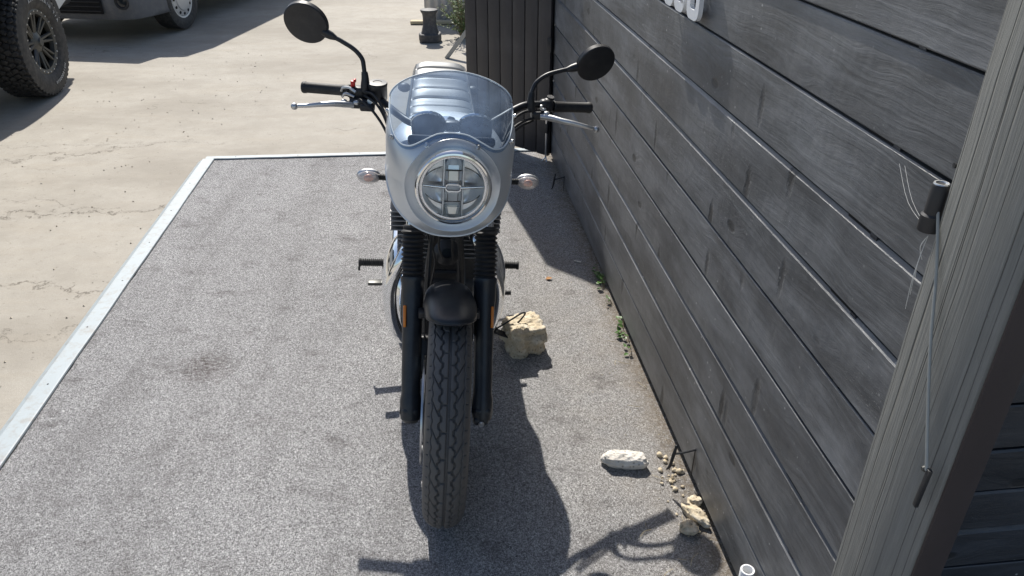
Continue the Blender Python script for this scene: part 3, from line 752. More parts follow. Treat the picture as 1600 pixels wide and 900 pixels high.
# seat with cross ribs
m = MB(); P = []; N_ = 150
def seatz(y):
    pts = [(.90, .835), (1.0, .815), (1.12, .815), (1.24, .83), (1.34, .862), (1.44, .905), (1.50, .920), (1.56, .905), (1.60, .85), (1.61, .80)]
    for (a, za), (b_, zb) in zip(pts, pts[1:]):
        if y <= b_: t_ = (y-a)/(b_-a); t_ = t_*t_*(3-2*t_)*.5+t_*.5; return za+(zb-za)*t_
    return pts[-1][1]
def seatw(y): return .105+.033*math.sin(min(1, (y-.9)/.35)*math.pi/2)-.040*max(0, (y-1.2)/.4)**1.3
for i in range(N_+1):
    y = .90+.71*i/N_; wd = seatw(y); zt = seatz(y); fade = 1-max(0, (y-1.50)/.11)**2*.35; wd *= fade
    chn = abs(math.sin(math.pi*(y-.90)/.062)) if y < 1.56 else 1
    ch_ = .0045*(1-min(1, chn*3.2))**1.2+.0016*(1-min(1, chn))
    row = []
    for j in range(41):
        a = math.pi*j/40; c_, s_ = math.cos(a), math.sin(a)
        x = wd*math.copysign(abs(c_)**.55, c_)
        top_ = (zt-.075)+(.075)*abs(s_)**.5
        k2 = ch_ if abs(x) < wd*.86 else 0
        row.append((x, y, top_-k2))
    P.append(row)
m.grid(P); m.add(P[-1], [tuple(range(41))]); seat = m.build('seat', M['vinyl'], bike, sharp=60)
for sd in (-1, 1):
    m = MB(); pts = []
    for i in range(30):
        y = .93+.62*i/29; wd = seatw(y)*.90*(1-max(0, (y-1.50)/.11)**2*.35)
        a = math.acos(min(1, (.90)**(1/.55)))
        pts.append((sd*wd, y, seatz(y)-.075+.075*math.sin(a)**.5+.001))
    m.tube(pts, .0028, 8); m.build('piping', M['seam'], seat)
m = MB(); i0 = 0
for q in range(1, 15):
    y = .90+.062*q
    if y > 1.55: break
    wd = seatw(y)*.84; pts = []
    for j in range(21):
        x = -wd+2*wd*j/20; a = math.acos(min(1, (abs(x)/seatw(y))**(1/.55))); pts.append((x, y, seatz(y)-.075+.075*math.sin(a)**.5-.0040))
    s2 = MB(); s2.tube(pts, .0022, 6); s2.build('stitch_line', M['seam'], seat)
m = MB(); m.box((0, 1.62, .74), (.15, .14, .05), .02, seg=3); m.box((0, 1.70, .64), (.16, .02, .22), .006); rf = m.build('rear_mudguard', M['black'], bike)
m = MB(); m.ball((0, 1.71, .765), (.045, .03, .03), 20); m.build('tail_lamp', M['red'], rf)
for sd in (-1, 1):
    m = MB(); m.tube([(sd*.115, 1.20, .74), (sd*.120, 1.40, .36)], .024, 14); m.build('shock_absorber', M['black'], bike)
    m = MB(); m.tube([(sd*.06, 1.66, .78), (sd*.125, 1.66, .765)], .007, 8); ri = m.build('rear_indicator', M['black'], bike)
    m = MB(); m.ball((sd*.148, 1.655, .765), (.028, .026, .020), 18); m.build('indicator_body', M['darkplastic'], ri)

# ---- fairing and screen
def Nz(z):
    if z < .888: return .215+.050*((.888-z)/.158)**2
    if z < 1.03: return .215+.062*((z-.888)/.142)**3
    return .277+(z-1.03)*1.31+(z-1.03)**2*2.2
def Wz(z):
    if z < .80: return .181-.012*((.80-z)/.07)
    if z < 1.0: return .181
    return .181-.010*min(1, (z-1.0)/.07)
def Dz(z):
    if z < .888: return .17
    return max(.085, .17-.085*(z-.888)/.18)
def surf(x, z):
    W = Wz(z); q = max(0, 1-abs(x/W)**2.6)
    return Nz(z)+Dz(z)*(1-math.sqrt(q))
def interp(pts, u):
    u = abs(u)
    for (a, p), (b_, q) in zip(pts, pts[1:]):
        if u <= b_:
            t_ = (u-a)/(b_-a); t_ = t_*t_*(3-2*t_)*.6+t_*.4; return p+(q-p)*t_
    return pts[-1][1]
ZB = lambda u: .888-.160*math.sqrt(max(0, 1-min(1, abs(math.sin(u*math.pi/2)))**2.1))
def smooth_fn(pts):
    xs = np.linspace(0, 1.0, 201); ys = np.interp(xs, [q[0] for q in pts], [q[1] for q in pts])
    full = np.concatenate([ys[::-1], ys[1:], ]); kx = np.arange(-24, 25); kk = np.exp(-(kx/10.0)**2); kk /= kk.sum()
    pad = np.concatenate([2*full[0]-full[24:0:-1], full, 2*full[-1]-full[-2:-26:-1]]); sm = np.convolve(pad, kk, 'valid')[200:]
    return lambda u: float(np.interp(abs(u), xs, sm))
ZC = smooth_fn([(0, 1.027), (.15, 1.024), (.3, 1.006), (.42, .991), (.55, .990), (.68, 1.008), (.8, 1.032), (.92, 1.056), (1, 1.070)])
ZT = lambda u: 1.073+.069*max(0, math.cos(u*math.pi/2))**1.05
HR, HC = .132, (.006, .884)
m = MB(); P = []; NU, NV = 220, 150
grid = {}
for i in range(NU+1):
    u = -1+2*i/NU
    for j in range(NV+1):
        v = j/NV; z = ZB(u)+(ZC(u)-ZB(u))*v; a = u*math.pi/2
        x = Wz(z)*math.sin(a); grid[i, j] = [x, None, z, Nz(z)+Dz(z)*(1-math.sqrt(max(0, 1-abs(math.sin(a))**2.6)))]
inside = {q: math.hypot(g_[0]-HC[0], g_[2]-HC[1]) < HR for q, g_ in grid.items()}
vv = {}
def gv(q):
    if q not in vv:
        x, _, z, y = grid[q]
        if inside[q]:
            d_ = math.hypot(x-HC[0], z-HC[1]); x = HC[0]+(x-HC[0])/d_*HR; z = HC[1]+(z-HC[1])/d_*HR; y = surf(x, z)
        vv[q] = m.bm.verts.new((x, y, z))
    return vv[q]
for i in range(NU):
    for j in range(NV):
        qs = [(i, j), (i+1, j), (i+1, j+1), (i, j+1)]
        if all(inside[q] for q in qs): continue
        try: m.bm.faces.new([gv(q) for q in qs])
        except ValueError: pass
fair = m.build('fairing', M['silver'], bike, sharp=75, weld=True); 
# headlamp surround (dished ring from the fairing opening back to the lamp)
m = MB(); P = []
for i in range(97):
    a = 2*math.pi*i/96; c_, s_ = math.cos(a), math.sin(a); row = []
    x, z = HC[0]+HR*c_, HC[1]+HR*s_; y0 = surf(x, z)
    x1, z1 = HC[0]+.098*c_, HC[1]+.098*s_; y1 = .262
    for t_ in (-.10, 0, .06, .25, .5, .75, 1.0):
        if t_ < 0: row.append((x+.002*c_, y0+.006, z+.002*s_)); continue
        lip = -.004 if t_ in (.0, .06) else 0
        row.append((x+(x1-x)*t_, y0+(y1-y0)*t_+lip, z+(z1-z)*t_))
    P.append(row)
m.grid(P); m.build('lamp_surround', M['silver'], fair, sharp=80)
# fairing edge lip lower rim
m = MB()
low = []
for i in range(81):
    u = -1+2*i/80; z = ZB(u); a = u*math.pi/2; low.append((Wz(z)*math.sin(a), Nz(z)+Dz(z)*(1-math.sqrt(max(0, 1-abs(math.sin(a))**2.6))), z))
m.tube(low, .0026, 8); m.build('lower_edge', M['silver'], fair)
# screen
m = MB(); P = []
for i in range(121):
    u = -1+2*i/120; row = []
    for j in range(41):
        v = j/40; z0 = ZC(u)-.008; z = z0+(ZT(u)-z0)*v; a = u*math.pi/2
        row.append((Wz(z)*math.sin(a), Nz(z)+Dz(z)*(1-math.sqrt(max(0, 1-abs(math.sin(a))**2.6)))-.004, z))
    P.append(row)
m.grid(P); scr = m.build('windscreen', M['screen'], bike, sharp=80)
M['edge'] = simple('polished acrylic edge', (.60, .66, .70), .15, 0, .05)
m = MB(); m.tube([r_[-1] for r_ in P], .0022, 8); m.build('top_edge', M['edge'], scr)
cut = []
for i in range(121):
    u = -1+2*i/120; z = ZC(u); a = u*math.pi/2; cut.append((Wz(z)*math.sin(a), Nz(z)+Dz(z)*(1-math.sqrt(max(0, 1-abs(math.sin(a))**2.6)))-.003, z))
m = MB(); m.tube(cut, .0024, 8); m.build('edge_trim', M['edge'], scr)
for u in (-.93, -.70, -.245, .245, .70, .93):
    z = ZC(u)-.014; a = u*math.pi/2; W = Wz(z); p = Vector((W*math.sin(a), Nz(z)+Dz(z)*(1-math.sqrt(max(0, 1-abs(math.sin(a))**2.6))), z))
    nrm = Vector((math.sin(a), -math.cos(a), .45)).normalized()
    m = MB(); m.lathe([(0, .009), (.0044, .009), (.0052, .007), (.0052, .003), (.0075, .0025), (.0080, 0)], p, nrm, 14); m.build('screw', M['steel'], fair)

# ---- headlamp
HX, HZ = .006, .884
m = MB(); m.lathe([(.106, -.02), (.1075, .004), (.1055, .012), (.101, .017), (.0965, .018), (.0935, .013), (.0925, .002), (.0900, .001), (.0890, .0085), (.0860, .0085), (.085, .002), (.086, -.02)], (HX, .246, HZ), (0, -1, 0), 96); head = m.build('headlight', M['chrome'], bike, sharp=35)
m = MB(); m.lathe([(.1035, .0), (.1035, .0135), (.1025, .0140)], (HX, .246, HZ), (0, -1, 0), 64); m.build('shell', M['black'], head)
m = MB(); m.lathe([(.0865, 0), (.06, .008), (.03, .0115), (0, .013)], (HX, .2405, HZ), (0, -1, 0), 64); m.build('lens', M['lens'], head, sharp=80)
m = MB(); m.lathe([(0, -.052), (.02, -.050), (.05, -.040), (.075, -.018), (.087, .0)], (HX, .246, HZ), (0, -1, 0), 64); m.build('reflector_bowl', M['segment'], head, sharp=80)
M['lampglass'] = simple('moulded lamp glass', (.92, .95, .98), .12, .45, .06, 90)
M['lampwhite'] = simple('pale lamp trim', (.9, .91, .93), .18, .3, .03)
M['lampgrey'] = simple('lamp grey', (.36, .38, .40), .25, .7, .1)
for sx in (-1, 1):
    m = MB(); m.box((HX+sx*.0265, .256, HZ), (.0040, .026, .160), .001); m.build('vertical_bar', M['lampwhite'], head)
    m = MB(); m.tube([(HX+sx*.020, .2425, HZ+.001), (HX+sx*.05, .245, HZ+.002), (HX+sx*.083, .247, HZ+.004)], [.0050, .0045, .0035], 10); m.build('horizontal_bar', M['chrome'], head)
    for sz in (-1, 1):
        m = MB(); b2 = []
        for i in range(25):
            row = []
            for j in range(21):
                u_, v_ = i/24, j/20
                x = .0295+.0525*u_; top_ = math.sqrt(max(.0001, .0845**2-x*x)); z = .006+(top_-.008)*v_
                step = .010 if v_ > .66 else 0
                dep = .270+.014*math.sin(math.pi*u_)*math.sin(math.pi*min(1, v_/.66))-step
                row.append((HX+sx*x, dep, HZ+sz*z))
            b2.append(row)
        m.grid(b2); m.build('reflector_segment', M['segment'], head, sharp=25)
        m = MB(); pts = []
        for i in range(15):
            u_ = i/14; x = .030+.051*u_; top_ = math.sqrt(max(.0001, .0845**2-x*x)); pts.append((HX+sx*x, .258, HZ+sz*(.006+(top_-.008)*.66)))
        m.tube(pts, .0011, 6); m.build('segment_edge', M['gap'], head)
for sz in (-1, 1):
    # faceted clear blocks stacked in the upright of the cross
    b4 = []
    for zz, dd, ww in ((.012, .2535, .020), (.018, .2500, .0235), (.043, .2545, .0235), (.0445, .2620, .0235), (.060, .2660, .0225), (.0605, .2530, .0225), (.080, .2500, .015)):
        b4.append([(HX-ww, dd+.005, HZ+sz*zz), (HX-ww*.62, dd, HZ+sz*zz), (HX, dd-.0012, HZ+sz*zz), (HX+ww*.62, dd, HZ+sz*zz), (HX+ww, dd+.005, HZ+sz*zz)])
    m = MB(); m.grid(b4); m.build('led_lens', M['lampglass'], head, sharp=12)
    for xx in (-1, 1):
        m = MB(); m.box((HX+xx*.0142, .2515, HZ+sz*.031), (.0012, .006, .024), .0003); m.build('led_divider', M['gap'], head)
    m = MB(); m.box((HX, .2555, HZ+sz*.0448), (.044, .005, .0016), .0004); m.build('led_shade', M['gap'], head)
def stadium(r_, L, n=10):
    return [(L*(1 if -90 <= a <= 90 else -1)+r_*math.cos(R(a)), r_*math.sin(R(a))) for a in [(-90+180*i/n) for i in range(n+1)]+[(90+180*i/n) for i in range(n+1)]]
Mf = Matrix.Translation((HX, .250, HZ)) @ Matrix.Rotation(R(90), 4, 'X')
m = MB(); o1, i1 = stadium(.0115, .0115), stadium(.0080, .0115)
A_ = [[Mf @ Vector((x, y, h)) for (x, y), h in ((o1[q % 22], 0), (o1[q % 22], .010), (i1[q % 22], .010), (i1[q % 22], 0))] for q in range(23)]
m.grid(A_); m.build('centre_ring', M['chrome'], head)
m = MB(); m.prism(stadium(.0070, .0110), .006, Mf, .001); m.build('centre_lamp', M['lamp'], head)

def shift_tree(o):
    T = Matrix.Translation((-.005, -.08, .034+.884)) @ Matrix.Diagonal((.950, 1, .968, 1)) @ Matrix.Translation((0, 0, -.884))
    o.data.transform(T)
    for c_ in [x for x in bpy.data.objects if x.parent == o]: shift_tree(c_)
for o in (fair, scr, head): shift_tree(o)
# ---- indicators
for sd, x0 in ((-1, -.178), (1, .180)):
    m = MB(); zi = .848
    m.tube([(x0-sd*.085, .290, zi), (x0-sd*.012, .393, zi), (x0+sd*.026, .397, zi)], .0085, 14)
    for i in range(4): m.lathe([(.0085, -.0012), (.0102, 0), (.0085, .0012)], (x0+sd*(.004+i*.005), .3955, zi), (1, 0, 0), 14)
    st_ = m.build('front_indicator', M['rubber'], bike)
    m = MB(); c = (x0+sd*.052, .402, zi-.002); m.ball((c[0], c[1]+.008, c[2]), (.0345, .014, .0215), 28); m.build('indicator_body', M['alloy'], st_)
    m = MB()
    for i in range(13):
        pass
    b3 = []
    for i in range(13):
        a = math.pi/2*i/12; row = []
        for j in range(37):
            t_ = 2*math.pi*j/36; rr_ = math.sin(a)
            rib = .0006*math.sin(rr_*math.sin(t_)*55)
            row.append((c[0]+.0325*rr_*math.cos(t_), c[1]-.006-(.0175+rib)*math.cos(a), c[2]+.0195*rr_*math.sin(t_)))
        b3.append(row)
    m.grid(b3); m.build('indicator_lens', M['indlens'], st_, sharp=80)
    m = MB(); m.ball((c[0], c[1]-.012, c[2]), (.014, .006, .011), 16); m.build('bulb', M['bulb'], st_)

# ---- handlebar and controls
m = MB()
m.tube([(-.29, .682, 1.012), (-.245, .668, 1.012), (-.205, .645, .998), (-.15, .60, .970), (-.10, .555, .958), (0, .535, .955), (.10, .555, .958), (.15, .60, .968), (.21, .645, .990), (.25, .665, 1.0), (.30, .682, .998)], .0112, 16, sub=8)
bar = m.build('handlebar', M['black'], bike, sharp=80)
def grip(A, B):
    A, B = Vector(A), Vector(B); L = (B-A).length; m = MB()
    m.lathe([(.011, 0), (.0185, 0), (.0195, .004), (.0172, .008), (.0165, .05), (.0165, L-.01), (.0180, L-.007), (.0185, L), (.0165, L+.004), (0, L+.004)], A, B-A, 28)
    return m.build('grip', M['rubber'], bar)
grip((-.300, .685, 1.012), (-.443, .722, 1.006)); grip((.335, .685, .992), (.463, .722, .984))
# left cluster (twist grip side): switch housing, red switch, master cylinder
m = MB(); m.box((-.278, .680, 1.008), (.050, .040, .042), .010, seg=3); m.box((-.270, .655, .985), (.060, .040, .030), .008, seg=3); m.box((-.245, .64, .978), (.045, .035, .022), .006, seg=3)
sw = m.build('switch_housing', M['black'], bar)
m = MB(); m.box((-.290, .676, 1.038), (.014, .016, .018), .003); m.box((-.284, .676, 1.047), (.008, .012, .010), .002); m.build('red_switch', M['red'], sw)
m = MB(); m.tube([(-.325, .672, 1.014), (-.318, .665, 1.027), (-.300, .662, 1.028), (-.280, .65, 1.018)], .0042, 8, sub=4); m.tube([(-.322, .665, .998), (-.31, .655, 1.012), (-.285, .65, 1.004)], .0042, 8, sub=4); m.build('throttle_cable_end', M['alloy'], sw)
m = MB(); m.box((-.300, .648, .984), (.036, .020, .010), .004); m.ball((-.278, .638, .990), (.011, .008, .008), 14); m.ball((-.315, .64, .992), (.010, .008, .007), 12); m.build('lever_clamp', M['alloy'], sw)
m = MB(); m.lathe([(0, -.005), (.0255, -.004), (.0285, .0), (.0290, .040), (.0300, .043), (.0300, .049), (.0285, .051), (.014, .052), (.013, .0505), (0, .0505)], (-.214, .662, .999), (-.03, -.1, 1), 36); res = m.build('brake_reservoir', M['black'], bar)
m = MB(); m.lathe([(0, .003), (.008, .003), (.009, 0)], (-.238, .638, .995), (-.3, -1, .2), 18); m.build('sight_glass', M['alloy'], res)
def lever(pts, rad, ball, brr):
    m = MB(); m.tube(pts, rad, 12, sub=7); m.ball(ball, brr, 18); return m.build('lever', M['alloy'], bar, sharp=70)
lever([(-.288, .640, .982), (-.315, .628, .986), (-.345, .614, .990), (-.38, .603, .990), (-.42, .598, .986), (-.447, .60, .983)], [.0095, .0100, .0088, .0078, .0066, .0056], (-.457, .601, .981), .0105)
lever([(.292, .640, .972), (.325, .628, .972), (.355, .612, .970), (.39, .603, .967), (.43, .598, .960), (.455, .60, .954)], [.0095, .0100, .0088, .0078, .0066, .0056], (.466, .601, .951), .0105)
m = MB(); m.box((.306, .676, .998), (.034, .036, .040), .014, seg=4); m.ball((.316, .682, .996), (.022, .024, .024), 24); m.box((.285, .655, .972), (.045, .035, .028), .008, seg=3)
sw = m.build('switch_housing', M['black'], bar)
m = MB(); m.box((.300, .652, .992), (.018, .012, .010), .003); m.ball((.310, .640, .982), (.0115, .009, .008), 18); m.box((.292, .645, 1.0), (.008, .010, .016), .002); m.build('switch_button', M['alloy'], sw)
m = MB(); m.lathe([(0, .006), (.012, .006), (.0125, 0), (.006, 0)], (.325, .688, 1.018), (.1, -.2, 1), 18); m.build('choke_knob', M['black'], sw)
# mirrors
def mirror(stem, boot, tipcone, c, nrm, rad):
    m = MB(); m.tube(stem, .0068, 14, sub=7); m.tube(boot, [.0145, .0135, .0115, .0092], 14, sub=3); st_ = m.build('mirror', M['black'], bike, sharp=60)
    m = MB(); m.tube(tipcone, [.0072, .012, .0135], 16); m.tube([tipcone[-1], tuple(Vector(tipcone[-1])*.85+Vector(c)*.15)], .0105, 14); m.build('pivot', M['black'], st_)
    m = MB(); m.lathe([(0, .012), (rad*.9, .0115), (rad-.002, .0098), (rad, .007), (rad, -.006), (rad-.002, -.0078), (rad-.004, -.008), (0, -.008)], c, nrm, 64); m.build('mirror_shell', M['black'], st_, sharp=25)
    m = MB(); m.lathe([(0, -.0086), (rad-.004, -.0086)], c, nrm, 48); m.build('mirror_glass', M['chrome'], st_)
mirror([(-.253, .662, 1.06), (-.256, .668, 1.092), (-.262, .675, 1.115), (-.285, .685, 1.138), (-.322, .693, 1.158), (-.345, .697, 1.168)],
       [(-.252, .660, 1.022), (-.252, .660, 1.040), (-.252, .661, 1.058), (-.254, .664, 1.078)],
       [(-.338, .696, 1.165), (-.352, .698, 1.171), (-.367, .70, 1.177)], (-.424, .712, 1.203), (-.25, -1, -.42), .0665)
mirror([(.258, .655, 1.03), (.263, .665, 1.050), (.275, .672, 1.072), (.305, .682, 1.092), (.345, .69, 1.104), (.375, .695, 1.111)],
       [(.262, .655, .985), (.260, .655, 1.0), (.258, .656, 1.020), (.260, .660, 1.042)],
       [(.368, .694, 1.109), (.384, .697, 1.113), (.401, .70, 1.118)], (.461, .712, 1.132), (.30, -1, -.42), .0640)
# cables into the fairing
for pts in [[(-.262, .655, 1.02), (-.225, .625, 1.02), (-.19, .575, .98), (-.165, .50, .93)], [(-.255, .65, 1.010), (-.215, .610, .995), (-.185, .565, .955), (-.165, .50, .90)], [(-.270, .645, 1.0), (-.225, .60, .975), (-.185, .55, .93), (-.16, .48, .88)],
            [(.275, .65, .985), (.235, .625, .988), (.195, .585, .97), (.165, .52, .93)], [(.278, .645, .965), (.235, .615, .962), (.195, .575, .945), (.16, .51, .91)], [(.27, .65, .955), (.23, .62, .945), (.19, .57, .93)]]:
    m = MB(); m.tube(pts, .0042, 10, sub=6); m.build('cable', M['rubber'], bike, sharp=80)
# gauges
M['gauge'] = simple('gauge housing', (.03, .04, .06), .2, .5, .1)
for sd in (-1, 1):
    c = Vector((.006+sd*.069, .462, .975)); ax = Vector((0, .85, .62)).normalized()
    m = MB(); m.lathe([(0, -.050), (.020, -.048), (.036, -.040), (.045, -.024), (.0485, .0), (.0485, .018)], c, ax, 48); g_ = m.build('gauge', M['gauge'], bike, sharp=70)
    m = MB(); m.lathe([(.0485, .016), (.0505, .018), (.0510, .024), (.048, .028), (.044, .026)], c, ax, 48); m.build('chrome_bezel', M['chrome'], g_)
    m = MB(); m.lathe([(0, .022), (.045, .022)], c, ax, 40); m.build('dial', M['darkplastic'], g_)
m = MB(); m.box((.004, .48, .93), (.13, .05, .02), .006); m.box((.006, .47, .985), (.04, .03, .03), .006); m.build('gauge_bracket', M['black'], bike)
# side stand with its small wire foot loop
m = MB(); m.tube([(.10, .66, .20), (.17, .72, .145), (.215, .745, .108)], [.012, .011, .010], 12, sub=3)
m.tube([(.165, .72, .150), (.185, .75, .06), (.20, .77, .02)], .004, 8, sub=3)
stn = m.build('side_stand', M['black'], bike)
m = MB(); mm = MB(); m.box((.240, .748, .088), (.085, .036, .007), .002, Matrix.Rotation(R(22), 3, 'Y')); m.build('stand_foot', M['black'], stn)
m = MB(); m.tube([(.215, .745, .106), (.262, .75, .138), (.305, .755, .168), (.322, .757, .176), (.325, .757, .166), (.300, .755, .130), (.258, .752, .098)], .0034, 8, sub=6); m.build('stand_loop', M['black'], stn)

# ---------------------------------------------------------------- stones, leaves, weeds by the wall
def rock_mat(name, a, b_, c3):
    t = NT(name); t.b.inputs['Roughness'].default_value = .9
    n1 = t.noise(12, 7, .7); c = t.mix(n1, a, b_)
    c = t.mix(t.ramp(t.noise(30, 6, .75), [(.45, 0), (.65, .7)]), c, c3)
    c = t.mix(t.ramp(t.vor(70), [(.1, .7), (.3, 0)]), c, tuple(v*.3 for v in a)); t.col(c)
    t.bump(t.math('ADD', t.noise(45, 6, .75), t.vor(60)), .8, .006); return t.m
M['rock'] = rock_mat('yellow limestone', (.42, .33, .21), (.64, .56, .42), (.78, .72, .60))
M['rockpale'] = rock_mat('pale limestone', (.55, .51, .45), (.74, .70, .64), (.8, .78, .74))
def rock(name, label, c, dims, mat, seed, rz=0, sub=5, rough=.28, cat='rock', group=None, boxy=0):
    b = bmesh.new(); bmesh.ops.create_icosphere(b, subdivisions=sub, radius=1)
    sv = Vector((seed*3.1, seed*1.7, seed))
    for v in b.verts:
        d = v.co.normalized()
        if boxy:
            mx = max(abs(d.x), abs(d.y), abs(d.z)); d = d.lerp(d/mx*.85, boxy)
        n1 = noise.noise(d*1.3+sv)*.55; n2 = noise.noise(d*3.1+sv)*.32; n3 = noise.noise(d*8+sv)*.16; n4 = noise.noise(d*19+sv)*.07
        v.co = d*(1+rough*(n1+n2+n3+n4)*1.6)
        v.co = Vector((v.co.x*dims[0]/2, v.co.y*dims[1]/2, max(v.co.z, -.8)*dims[2]/2))
    for f in b.faces: f.smooth = True
    me = bpy.data.meshes.new(name); b.to_mesh(me); b.free(); me.materials.append(mat)
    zmin = min(v.co.z for v in me.vertices)
    o = link(bpy.data.objects.new(name, me)); o.location = (c[0], c[1], -zmin+(c[2] if len(c) > 2 else 0)); o.rotation_euler = (0, 0, rz)
    return tag(o, label, cat, group)
rock('rock', 'large yellow chunk of limestone under the motorcycle side stand', (.045, 2.475), (.155, .185, .135), M['rock'], 3, .4, 5, .34, boxy=.6)
rock('rock', 'long flat white stone lying alone on the grey carpet', (.352, 1.815), (.150, .062, .050), M['rockpale'], 6, -.08, 5, .17, boxy=.35)
G = 'crumbled yellow stones at the foot of the wall'
rock('stone', 'longest yellow stone of the crumbled heap at the wall foot', (.532, 1.592), (.095, .042, .036), M['rock'], 8, -.95, 4, .34, 'stone', G)
rock('stone', 'rounded yellow stone in front of the long one at the wall foot', (.502, 1.545), (.055, .050, .036), M['rock'], 9, .2, 4, .38, 'stone', G)
rock('stone', 'flat yellow stone behind the long one, tight against the wall', (.538, 1.648), (.045, .040, .026), M['rock'], 10, .6, 4, .4, 'stone', G)
for i in range(34):
    y = random.uniform(1.48, 1.86); x = wallx(y)-abs(random.gauss(.03, .032))-.012
    if i < 9: y = 1.745+random.uniform(-.03, .03); x = wallx(y)-.045+random.uniform(-.02, .02)
    s_ = random.choice((.006, .008, .010, .014, .018)) if i > 8 else random.uniform(.006, .013)
    rock('stone_crumb', 'tiny crumb of yellow stone scattered along the foot of the wall', (x, y), (s_*1.3, s_, s_*.8), M['rock'], i+20, i, 2, .4, 'stone crumb', 'stone crumbs at the foot of the wall')
def leaf_mat(name, a, b_):
    t = NT(name); t.col(t.mix(t.noise(30, 4), a, b_)); t.b.inputs['Roughness'].default_value = .45; t.b.inputs['Subsurface Weight'].default_value = 0
    return t.m
M['leaf'] = leaf_mat('ivy green', (.035, .085, .02), (.12, .22, .05)); M['leafy'] = leaf_mat('weed green', (.06, .11, .03), (.24, .32, .13)); M['stem'] = simple('dry stem', (.22, .18, .10), .7)
M['dry'] = simple('dry orange leaf', (.42, .20, .06), .7, 0, .3)
def leaf(m, p, d, size, up=Vector((0, 0, 1)), wf=.8):
    d = d.normalized(); s_ = d.cross(up); s_ = s_.normalized() if s_.length > .01 else Vector((1, 0, 0)); n_ = s_.cross(d)
    pts = [(0, 0), (.18, .30), (.42, .50), (.72, .30), (1, 0), (.72, -.30), (.42, -.50), (.18, -.30)]
    V = [p+d*(a*size)+s_*(b_*size*wf)+n_*(abs(b_)*size*.28) for a, b_ in pts]; mid = [p+d*(a*size) for a in (0, .42, 1)]
    ix = V+[mid[1]]
    m.add(ix, [(0, 1, 8), (1, 2, 8), (2, 3, 8), (3, 4, 8), (4, 5, 8), (5, 6, 8), (6, 7, 8), (7, 0, 8)])
def sprig(y, n, size, label, h=.03):
    c = Vector((wallx(y)-.006, y, .004)); r = thing('ivy_sprig', label, 'ivy', c, group='ivy sprigs creeping under the timber wall')
    m = MB(); s2 = MB()
    for i in range(n):
        p = Vector((random.uniform(-.022, .004), random.gauss(0, .030), random.uniform(.004, h)))
        d = Vector((-random.uniform(.3, 1), random.uniform(-1, 1), random.uniform(-.1, .7)))
        leaf(m, p, d, size*random.uniform(.5, .95)); s2.tube([(0, p.y*.5, 0), tuple(p)], .0009, 5)
    m.build('leaves', M['leaf'], r, recalc=False); s2.build('stems', M['stem'], r)
sprig(3.05, 7, .030, 'farthest green ivy sprig poking out under the wall at the shadow edge')
sprig(2.93, 10, .034, 'green ivy sprig under the wall just in front of the shadow edge')
sprig(2.78, 6, .022, 'low dark ivy sprig under the wall between the two brighter pairs')
sprig(2.56, 10, .032, 'bright green ivy sprig under the wall beside the large rock')
sprig(2.46, 8, .026, 'nearest green ivy sprig, low under the wall edge')
m = MB(); leaf(m, Vector((0, 0, 0)), Vector((1, .1, .15)), .032); o = m.build('dry_leaf', M['dry'], None, recalc=False); o.location = (.15, 3.0, .004); tag(o, 'small dry orange leaf lying on the grey carpet', 'leaf')
m = MB(); m.box((0, 0, 0), (.034, .010, .004), .001); o = m.build('wood_chip', M['rockpale'], None); o.location = (.305, 3.165, .006); o.rotation_euler = (0, .1, -.2); tag(o, 'small pale wood chip lying in the door shadow on the carpet', 'wood chip')
M['straw'] = simple('dry straw', (.50, .42, .28), .8)
for i in range(16):
    y = random.uniform(1.25, 2.6); x = wallx(y)-random.uniform(.02, .20 if y < 1.6 else .09)
    a = random.uniform(0, 3.1); L = random.uniform(.02, .06); m = MB()
    m.tube([(-L/2, 0, .0), (0, L*.12, .003), (L/2, 0, .0)], .0008, 5, sub=3); o = m.build('straw', M['straw'], None); o.location = (x, y, .005); o.rotation_euler = (0, 0, a)
    tag(o, 'thin dry straw lying on the carpet near the wall foot', 'straw', 'dry straws on the carpet by the wall')

# ---------------------------------------------------------------- things beyond the carpet
# spool shaped bollard
M['bollard'] = simple('dark rubber bollard', (.055, .055, .06), .6, 0, .2, 15, .1, 80, dust=.3)
br = thing('bollard', 'dark waisted bollard with a square foot standing on the concrete', 'bollard', (-.82, 7.93, -.022))
def loft(m, prof, n=28, sq=.0):
    rings = []
    for r_, z, q in prof:
        row = []
        for i in range(n+1):
            a = 2*math.pi*i/n; c_, s_ = math.cos(a), math.sin(a); mx = max(abs(c_), abs(s_)); f_ = 1*(1-q)+q/(mx**.8)
            row.append((r_*c_*f_, r_*s_*f_, z))
        rings.append(row)
    m.grid(rings); return m
m = MB(); loft(m, [(.0, .008, .5), (.108, .008, .5), (.112, .02, .5), (.112, .075, .5), (.104, .082, .5), (.0, .082, .5)]); m.build('foot', M['bollard'], br)
m = MB(); loft(m, [(.090, .078, .5), (.080, .11, .3), (.070, .15, .1), (.066, .19, 0), (.065, .235, 0), (.070, .265, 0), (.082, .285, 0), (.086, .297, 0), (.083, .305, 0), (.03, .315, 0), (.0, .316, 0)]); m.build('body', M['bollard'], br)
